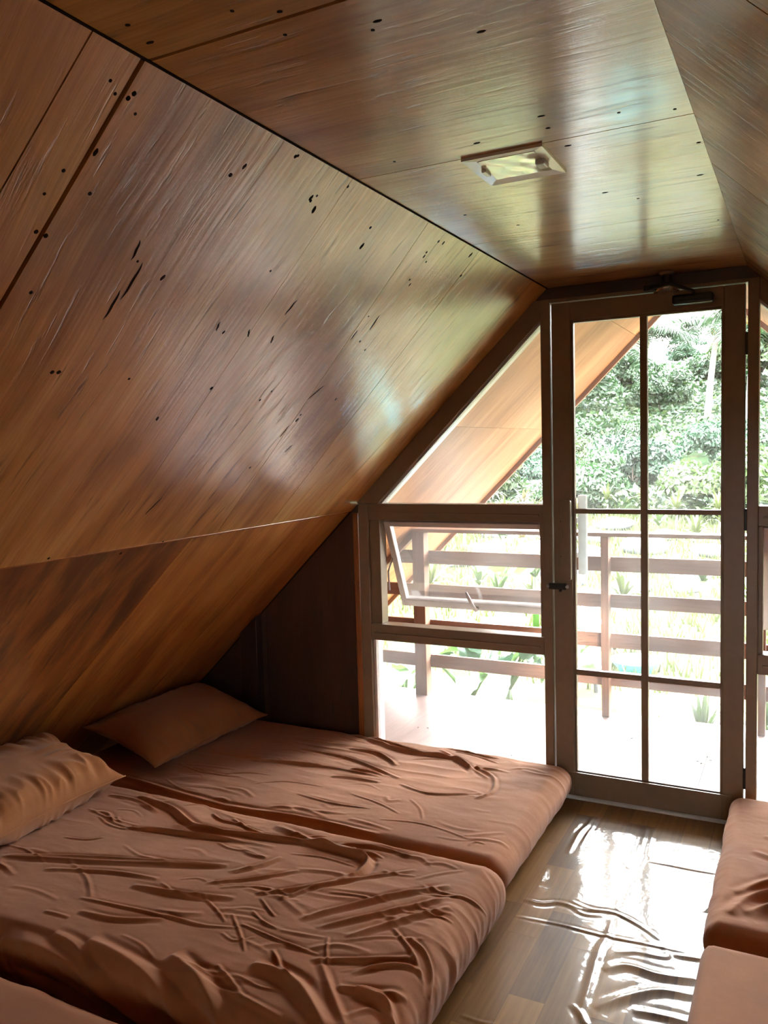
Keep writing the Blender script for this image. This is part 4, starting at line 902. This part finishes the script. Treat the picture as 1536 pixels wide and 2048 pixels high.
def free(p, r):
    if any((p.x-q.x)**2+(p.y-q.y)**2 < (r+s)**2 for q, s in PLACED): return False
    PLACED.append((p, r)); return True
# ---- coconut palms
def frond_mesh(Lr, seed, droop):
    V = []; F = []; rg = random.Random(seed)
    pts = [Vector((Lr*t*(1-0.12*t), 0, Lr*(0.42*t-droop*t*t))) for t in [i/12 for i in range(13)]]
    v, f = tube(pts, [0.035*(1-0.85*i/12) for i in range(13)], 4); V += v; F += f
    nl = 30
    for i in range(nl):
        t = 0.12+0.87*i/nl; j = t*12; a = int(min(11, j)); fr = j-a
        p = pts[a].lerp(pts[a+1], fr); tg = (pts[a+1]-pts[a]).normalized()
        ll = Lr*0.30*(math.sin(t*2.6+0.35))**0.7*rg.uniform(0.85, 1.1)+0.1
        for s in (-1, 1):
            dr = Vector((0.45*tg.x, s*0.85, 0.1-0.55*t+rg.uniform(-.15, .1)))
            q1 = p+dr.normalized()*ll*0.55; q2 = p+dr.normalized()*ll+Vector((0, 0, -0.32*ll))
            w = tg*0.055*Lr/3
            o = len(V); V += [p-w*0.5, p+w*0.5, q1+w*0.6, q1-w*0.6, q2]
            F += [(o, o+1, o+2, o+3), (o+3, o+2, o+4)]
    me = new_mesh('frond', V, F); me.materials.append(L_PALM); return me
fr_me = [frond_mesh(2.3, 1, 0.62), frond_mesh(2.2, 2, 0.95), frond_mesh(2.0, 3, 0.30)]
def nuts_mesh():
    bm = bmesh.new()
    for i in range(9):
        a = i*0.75
        mt = Matrix.Translation((0.22*math.cos(a), 0.22*math.sin(a), -0.22-0.1*(i % 3))) @ Matrix.Diagonal((1, 1, 1.25, 1))
        bmesh.ops.create_icosphere(bm, subdivisions=2, radius=0.12, matrix=mt)
    return bm_mesh(bm, 'coconuts', True)
nuts_me = nuts_mesh(); nuts_me.materials.append(NUT)
def palm(px, d, zt, lean, label, sc=1.0, seed=0):
    p = at(px, d); free(p, 2.0*sc); h = (1.54+zt*d-p.z)
    t = thing('coconut_palm', label, 'palm tree', p, 0.0)
    pts = [(lean*(s**1.5), 0, -0.2+(h+0.2)*s) for s in [i/8 for i in range(9)]]
    tube_obj('trunk', pts, [0.125*sc*(1.25-0.5*i/8) for i in range(9)], BARK, t, 10)
    rg = random.Random(seed)
    for i in range(22):
        k = (0, 1, 2)[i % 3]
        fo = link('frond', fr_me[k], None, t, loc=(lean, 0, h), rot=(0, rg.uniform(-0.25, 0.15), i*2.399+rg.uniform(-.2, .2)), scale=(sc,)*3)
    link('coconut_bunch', nuts_me, None, t, loc=(lean, 0, h), scale=(sc,)*3)
palm(-0.1003, 40, 0.130, 0.45, 'coconut palm with a tall pale trunk, at the right of the door', 1.05, 3)
palm(-0.168, 37, 0.122, -0.15, 'coconut palm with orange nuts behind the door muntin', 1.05, 5)
palm(-0.140, 46.5, 0.045, 0.1, 'short drooping palm between the two tall ones', 0.8, 7)
palm(-0.058, 34, 0.14, 0.2, 'coconut palm half hidden behind the door hinge post', 1.0, 9)
palm(0.09, 36, 0.10, -0.3, 'coconut palm beyond the right window', 1.0, 11)
# ---- trees on the hillside
TREES = [(-0.272, 42, 1.0, 0), (-0.212, 47, 1.0, 1), (-0.43, 41, 1.0, 2), (-0.61, 41, 1.0, 1), (0.06, 44, 1.0, 0), (0.22, 42, 1.0, 2), (-0.33, 49, 1.0, 1), (-0.49, 50, 1.0, 0), (-0.045, 49, 0.8, 2), (-0.235, 58, 1.0, 2),
         (-0.37, 60, 1.0, 0), (0.05, 58, 1.0, 1), (-0.02, 66, 0.9, 0), (-0.28, 69, 1.0, 1), (-0.125, 76, 0.5, 1)]
tree_me = []
for k, (m_, n_) in enumerate(((L_TREE, 11000), (L_BLUE, 10000), (L_LIGHT, 9000))):
    tree_me.append((leaf_cloud('crown', blobs_for(100+k, 18, 3.2, 6.0), n_, 0.17, m_, 5+k), stem_mesh('trunk', 4.6, 0.16, 60+k)))
tl = ['dense dark green tree on the hillside', 'blue green tree on the hillside', 'pale yellow green tree on the hillside']
for i, (px, d, sc, k) in enumerate(TREES):
    if not free(at(px, d), 3.2*sc): continue
    plant('tree', tl[k], 'tree', at(px, d)+Vector((0, 0, -0.25)), tree_me[k][0], tree_me[k][1], BARKD, ['dark green hillside trees', 'blue green hillside trees', 'pale hillside trees'][k], rotz=i*1.3, scale=sc)
# ---- bushes
bush_me = []
for k, (m_, n_) in enumerate(((L_BUSH, 6000), (L_BLUE, 5600), (L_LIGHT, 5200), (L_TREE, 6000))):
    bush_me.append((leaf_cloud('crown', blobs_for(200+k, 13, 1.25, 1.7), n_, 0.075, m_, 25+k), stem_mesh('trunk', 1.1, 0.05, 80+k)))
bl = ['mid green rounded bush on the slope', 'blue green rounded bush on the slope', 'light green rounded bush on the slope', 'dark green rounded bush on the slope']
rg = random.Random(5)
for d in np.concatenate([np.linspace(20.5, 36, 420), np.linspace(37, 62, 300)]):
    px = rg.uniform(-0.50, 0.18)
    if -0.155 < px < -0.095 and 23 < d < 31: continue            # bare earth patch below the palm
    if d > 50 and -0.165 < px < -0.105: continue                   # open sky between the palms
    k = rg.choice((0, 1, 1, 3, 0, 2) if d > 23 else (0, 1, 2, 2)); s = rg.uniform(0.75, 1.15)*(1.5 if d > 36 else 1.0)
    p = at(px, d)
    if not free(p, 1.42*s): continue
    plant('bush', bl[k], 'bush', p+Vector((0, 0, -0.15)), bush_me[k][0], bush_me[k][1], BARKD,
          ['mid green bushes', 'blue green bushes', 'light green bushes', 'dark green bushes'][k], rotz=rg.uniform(0, 6), scale=s)
ROCKS = [(-0.235, 16.5), (-0.205, 18), (-0.17, 15.2), (-0.235, 14), (-0.145, 17), (-0.12, 13.6), (-0.19, 12), (-0.115, 12.2), (-0.10, 15.5), (-0.27, 12.6), (-0.30, 15), (-0.35, 16.5), (-0.40, 14), (-0.22, 10.9), (-0.03, 14), (0.02, 13)]
for px, d in ROCKS: PLACED.append((at(px, d), 0.42))
# ---- field clumps of long arching leaves
def clump_mesh(seed, n, Lc, w, up, mat):
    rg = random.Random(seed); V = []; F = []
    for i in range(n):
        a = rg.uniform(0, 6.28); l = Lc*rg.uniform(0.7, 1.15); e = rg.uniform(*up)
        ca, sa = math.cos(a), math.sin(a)
        for j in range(6):
            t = j/5
            r = l*t*math.cos(e)*(1-0.15*t); z = l*(math.sin(e)*t-0.75*t*t*(1.2-e*0.5))
            hw_ = w*(math.sin(t*2.7+0.3)*0.5+0.05)
            V += [(ca*r-sa*hw_, sa*r+ca*hw_, z+0.1), (ca*r+sa*hw_, sa*r-ca*hw_, z+0.1)]
        o = len(V)-12
        for j in range(5): F.append((o+2*j, o+2*j+1, o+2*j+3, o+2*j+2))
    me = new_mesh('leaves', V, F); me.materials.append(mat); return me
cm = [clump_mesh(31, 26, 0.85, 0.07, (0.5, 1.3), L_DRY), clump_mesh(32, 30, 0.8, 0.06, (0.6, 1.4), L_YEL), clump_mesh(33, 26, 0.8, 0.075, (0.6, 1.4), L_LIGHT)]
cl_l = ['clump of drooping straw coloured leaves in the field', 'clump of yellow green arching leaves in the field', 'clump of light green arching leaves in the field']
stalk = stem_mesh('stalk', 0.5, 0.045, 99, 0)
rg = random.Random(9)
for d in np.linspace(9.6, 20, 900):
    px = rg.uniform(-0.50, 0.16); k = rg.choice((0, 0, 1, 2, 1)); s = rg.uniform(0.6, 1.0)
    p = at(px, d)
    if not free(p, 0.62*s): continue
    t = thing('field_plant', cl_l[k], 'plant', p, rg.uniform(0, 6), ['straw coloured field plants', 'yellow green field plants', 'light green field plants'][k])
    t.scale = (s, s, s)
    link('leaves', cm[k], None, t, loc=(0, 0, 0.45)); link('stalk', stalk, BARKD, t)
# ---- dark rocks
def rock_mesh(seed):
    bm = bmesh.new(); bmesh.ops.create_icosphere(bm, subdivisions=3, radius=0.5)
    for v in bm.verts:
        v.co *= 1+0.35*mnoise.noise(v.co*2.2+Vector((seed*3.1, 0, 0))); v.co.z *= 0.55; v.co.x *= 1.25
    me = bm_mesh(bm, 'rock', True); me.materials.append(ROCK); return me
rocks = [rock_mesh(i) for i in range(3)]
rg = random.Random(21)
for i, (px, d) in enumerate(ROCKS):
    o = link('rock', rocks[i % 3], None, loc=at(px, d)+Vector((0, 0, 0.06)), rot=(0, 0, rg.uniform(0, 6)), scale=(rg.uniform(.5, .8),)*3)
    tag(o, 'dark grey rock lying in the sunny field', 'rock', 'dark rocks in the field')
# ---- grass (nobody could count it)
def grass_mesh(n, x0, x1, y0, y1, h0, h1, w, seed):
    rg_ = np.random.default_rng(seed); x = rg_.uniform(x0, x1, n); y = rg_.uniform(y0, y1, n)
    z = np.interp(y, GY, GZ)+0.10*np.sin(x*0.55+y*0.31)*np.clip((y-2)/8, 0, 1)+0.05*np.sin(x*1.7-y*1.1)*np.clip((y-2)/5, 0, 1)
    a = rg_.uniform(0, 6.28, n); h = rg_.uniform(h0, h1, n); l = rg_.uniform(-.5, .5, (n, 2))*h[:, None]
    dx, dy = np.cos(a)*w, np.sin(a)*w
    P0 = np.stack([x-dx, y-dy, z-0.02], 1); P1 = np.stack([x+dx, y+dy, z-0.02], 1); P2 = np.stack([x+l[:, 0], y+l[:, 1], z+h], 1)
    V = np.stack([P0, P1, P2], 1).reshape(-1, 3); F = np.arange(3*n).reshape(n, 3)
    me = bpy.data.meshes.new('grass'); me.from_pydata(V.tolist(), [], F.tolist()); me.update(); return me
g1 = link('grass', grass_mesh(24000, -9, 3.5, 4.2, 17, 0.06, 0.24, 0.014, 1), L_YEL, gr)
tag(g1, 'bright yellow green grass covering the field', kind='stuff')
def undergrowth(name, n, y0, y1, mat, seed, size, label):
    rg_ = np.random.default_rng(seed); y = y0+(y1-y0)*rg_.random(n)**1.2; x = (rg_.uniform(-0.62, 0.25, n))*(y+3.5)
    keep = ~((x/(y+3.5) > -0.150) & (x/(y+3.5) < -0.098) & (y > 20) & (y < 27)); x = x[keep]; y = y[keep]; n = len(x)
    hump = 0.35+0.35*np.sin(x*0.9+np.sin(y*0.7)*2)*np.sin(y*0.8)
    z = np.interp(y, GY, GZ)+0.10*np.sin(x*0.55+y*0.31)+0.05*np.sin(x*1.7-y*1.1)+hump*rg_.random(n)**0.5
    c = np.stack([x, y, z], 1); nr = rg_.normal(size=(n, 3))*0.6+np.array([0, -0.4, 0.8]); nr /= np.linalg.norm(nr, axis=1)[:, None]
    t = np.cross(nr, rg_.normal(size=(n, 3))); t /= np.linalg.norm(t, axis=1)[:, None]; b = np.cross(nr, t)
    s = (size*(0.6+0.8*rg_.random(n))*(0.6+y/40))[:, None]
    V = np.stack([c-t*s, c+b*s*0.5, c+t*s, c-b*s*0.5], 1).reshape(-1, 3); F = np.arange(4*n).reshape(n, 4)
    me = bpy.data.meshes.new(name); me.from_pydata(V.tolist(), [], F.tolist()); me.update()
    tag(link(name, me, mat, gr), label, kind='stuff')
undergrowth('undergrowth', 42000, 17, 62, L_BUSH, 3, 0.10, 'mid green undergrowth covering the hillside between the bushes')
undergrowth('undergrowth', 22000, 16, 58, L_LIGHT, 4, 0.09, 'light green undergrowth mixed over the hillside')
# ---- big leaved plants just beyond the railing
def big_leaf(L_, W_, droop, seed, mat, fold=0.25):
    nu, nv = 14, 9; u = np.linspace(0, 1, nu); v = np.linspace(-1, 1, nv); U, Vv = np.meshgrid(u, v)
    prof = np.sin(np.clip(U, 0, 1)**0.75*math.pi)**0.75
    rg_ = random.Random(seed)
    yy = Vv*W_/2*prof*(1+0.06*np.sin(U*40+Vv*3))
    zz = 0.5*L_*U*0.9-droop*L_*U**2+np.abs(Vv)*fold*W_*prof*0.5+0.012*np.sin(U*55)*np.abs(Vv)
    xx = L_*U*(1-0.15*U)
    me = grid_mesh('leaf', xx, yy, zz); me.materials.append(mat); return me
def big_plant(px, d, label, n, L_, W_, mats, seed, stem_h, lean=(0.5, 1.1), droop=0.55, sc=1.0, group=None):
    rg_ = random.Random(seed); p = at(px, d)
    t = thing('banana_plant', label, 'plant', p, 0, group)
    lms = [big_leaf(L_, W_, droop*q, seed+i, mats[i % len(mats)]) for i, q in enumerate((0.7, 1.0, 1.3))]
    V, F = tube([(0, 0, -0.1), (0, 0, stem_h*0.5), (0, 0, stem_h)], [0.045*sc, 0.04*sc, 0.025*sc], 8)
    link('stem', new_mesh('stem', V, F, smooth=True), L_BAN, t)
    for i in range(n):
        a = i*2.4+rg_.uniform(-.3, .3); e = rg_.uniform(*lean); pl = rg_.uniform(0.18, 0.40)*sc
        top = Vector((math.cos(a)*math.cos(e)*pl, math.sin(a)*math.cos(e)*pl, stem_h+math.sin(e)*pl))
        lf = link('leaf', lms[i % 3], None, t, loc=top, rot=(rg_.uniform(-.35, .35), -(e-0.5)*0.8, a), scale=(sc*rg_.uniform(.8, 1.1),)*3)
        tube_obj('leaf_stalk', [(0, 0, stem_h-0.05), tuple(top*0.6+Vector((0, 0, stem_h*0.4))), tuple(top)], [0.02*sc, 0.015*sc, 0.010*sc], L_BAN, t, 6)
big_plant(-0.490, 6.2, 'broad leaved banana plant left of the thick railing post', 8, 0.62, 0.30, [L_BAN, L_BAN2, L_BAN], 3, 0.22, lean=(0.7, 1.25))
big_plant(-0.392, 6.6, 'dark green banana plant behind the thick railing post', 7, 0.60, 0.28, [L_BAN2, L_BAN2, L_BAN], 5, 0.22, lean=(0.7, 1.25))
big_plant(-0.340, 6.9, 'large banana plant seen through the lower left window pane', 9, 0.72, 0.34, [L_BAN, L_BAN, L_BAN2], 8, 0.24, lean=(0.7, 1.3))
big_plant(-0.270, 7.1, 'young taro plant right of the large banana plant', 6, 0.42, 0.22, [L_BAN, L_BAN2], 11, 0.20, lean=(0.8, 1.3), sc=0.9)
big_plant(-0.352, 8.6, 'tall plant with one golden yellow leaf under the open sash', 6, 0.50, 0.36, [L_GOLD, L_BAN2, L_BAN], 14, 0.70, lean=(0.7, 1.2))
big_plant(-0.302, 9.2, 'plant with orange yellow leaves beside the window jamb', 5, 0.42, 0.28, [L_GOLD, L_GOLD, L_BAN], 17, 0.75, sc=0.9)
for (px, d, m_, lab, sc) in ((-0.375, 5.9, L_YEL, 'low yellow leaved shrub at the deck edge', 0.8), (-0.32, 6.0, L_DRY, 'withered straw coloured plant at the deck edge', 0.6), (-0.155, 6.2, L_YEL, 'yellow green tuft just right of the door mullion', 0.75),
                         (-0.105, 6.4, L_LIGHT, 'tall green grass tuft at the right side of the door', 1.0), (-0.205, 8.8, L_DRY, 'dry brown tuft behind the middle railing post', 0.7), (-0.245, 9.2, L_RED, 'reddish leaved plant behind the third rail', 0.8), (-0.04, 6.6, L_LIGHT, 'green grass tuft beyond the right window', 0.9)):
    t = thing('tuft_plant', lab, 'plant', at(px, d)); t.scale = (sc,)*3
    link('leaves', clump_mesh(int(d*100), 44, 0.6, 0.03, (0.8, 1.5), m_), None, t); link('stalk', stalk, BARKD, t, scale=(.5, .5, .4))
# ---- things standing on the grass
st = thing('folded_stand', 'folded white slatted stand with dark legs on the grass', 'stand', at(-0.236, 7.6), 0.15)
for i in range(5): box('slat', (-0.10+i*0.042, -0.01, 0.10), (-0.064+i*0.042, 0.01, 0.82), WHITE, st, 0.004)
box('crossbar', (-0.11, 0.008, 0.22), (0.115, 0.026, 0.26), WHITE, st, 0.003); box('crossbar', (-0.11, 0.008, 0.66), (0.115, 0.026, 0.70), WHITE, st, 0.003)
tube_obj('leg', [(-0.15, 0.03, 0.0), (-0.10, 0.03, 0.5), (-0.02, 0.03, 1.0)], 0.02, DARKM, st); tube_obj('leg', [(0.06, 0.03, 0.0), (0.05, 0.03, 0.3)], 0.02, DARKM, st)
bk_ = thing('bucket', 'blue plastic bucket on the grass beside the white stand', 'bucket', at(-0.250, 8.6))
lathe('body', [(0.0, 0.0), (0.13, 0.0), (0.18, 0.30), (0.185, 0.30), (0.135, -0.004), (0.0, 0.02)], BLUE, bk_)
tube_obj('handle', [(0.18*math.cos(a), 0, 0.29+0.16*math.sin(a)) for a in [math.pi*i/10 for i in range(11)]], 0.006, DARKM, bk_)
bs = thing('basin', 'turquoise plastic basin on the grass right of the stand', 'basin', at(-0.180, 8.4))
lathe('body', [(0.0, 0.0), (0.16, 0.0), (0.24, 0.12), (0.26, 0.125), (0.25, 0.115), (0.15, 0.012), (0.0, 0.012)], TURQ, bs)
# fallen leaves on the deck
lf = clump_mesh(77, 1, 0.03, 0.02, (0.2, 0.3), CRACK)
for i, (x, y) in enumerate(((-0.455, 0.62), (-0.435, 0.60), (-0.42, 0.70), (-0.40, 0.66), (-0.36, 0.99), (-0.41, 1.0), (-0.80, 0.82), (-0.86, 1.05), (-1.30, 0.35), (-1.15, 0.62), (-1.9, 0.55), (-1.85, 0.56))):
    V = [(-0.010, 0, 0), (0, 0.005, 0.004), (0.012, 0, 0.001), (0, -0.005, 0.003)]
    o = link('fallen_leaf', new_mesh('fallen_leaf', [(a, b, c+0.0005) for a, b, c in V], [(0, 1, 2, 3)]), CRACK, loc=(x, y, -0.004), rot=(0, 0, i*1.1))
    tag(o, 'tiny dark fallen leaf on the balcony deck', 'leaf', 'fallen leaves on the deck')
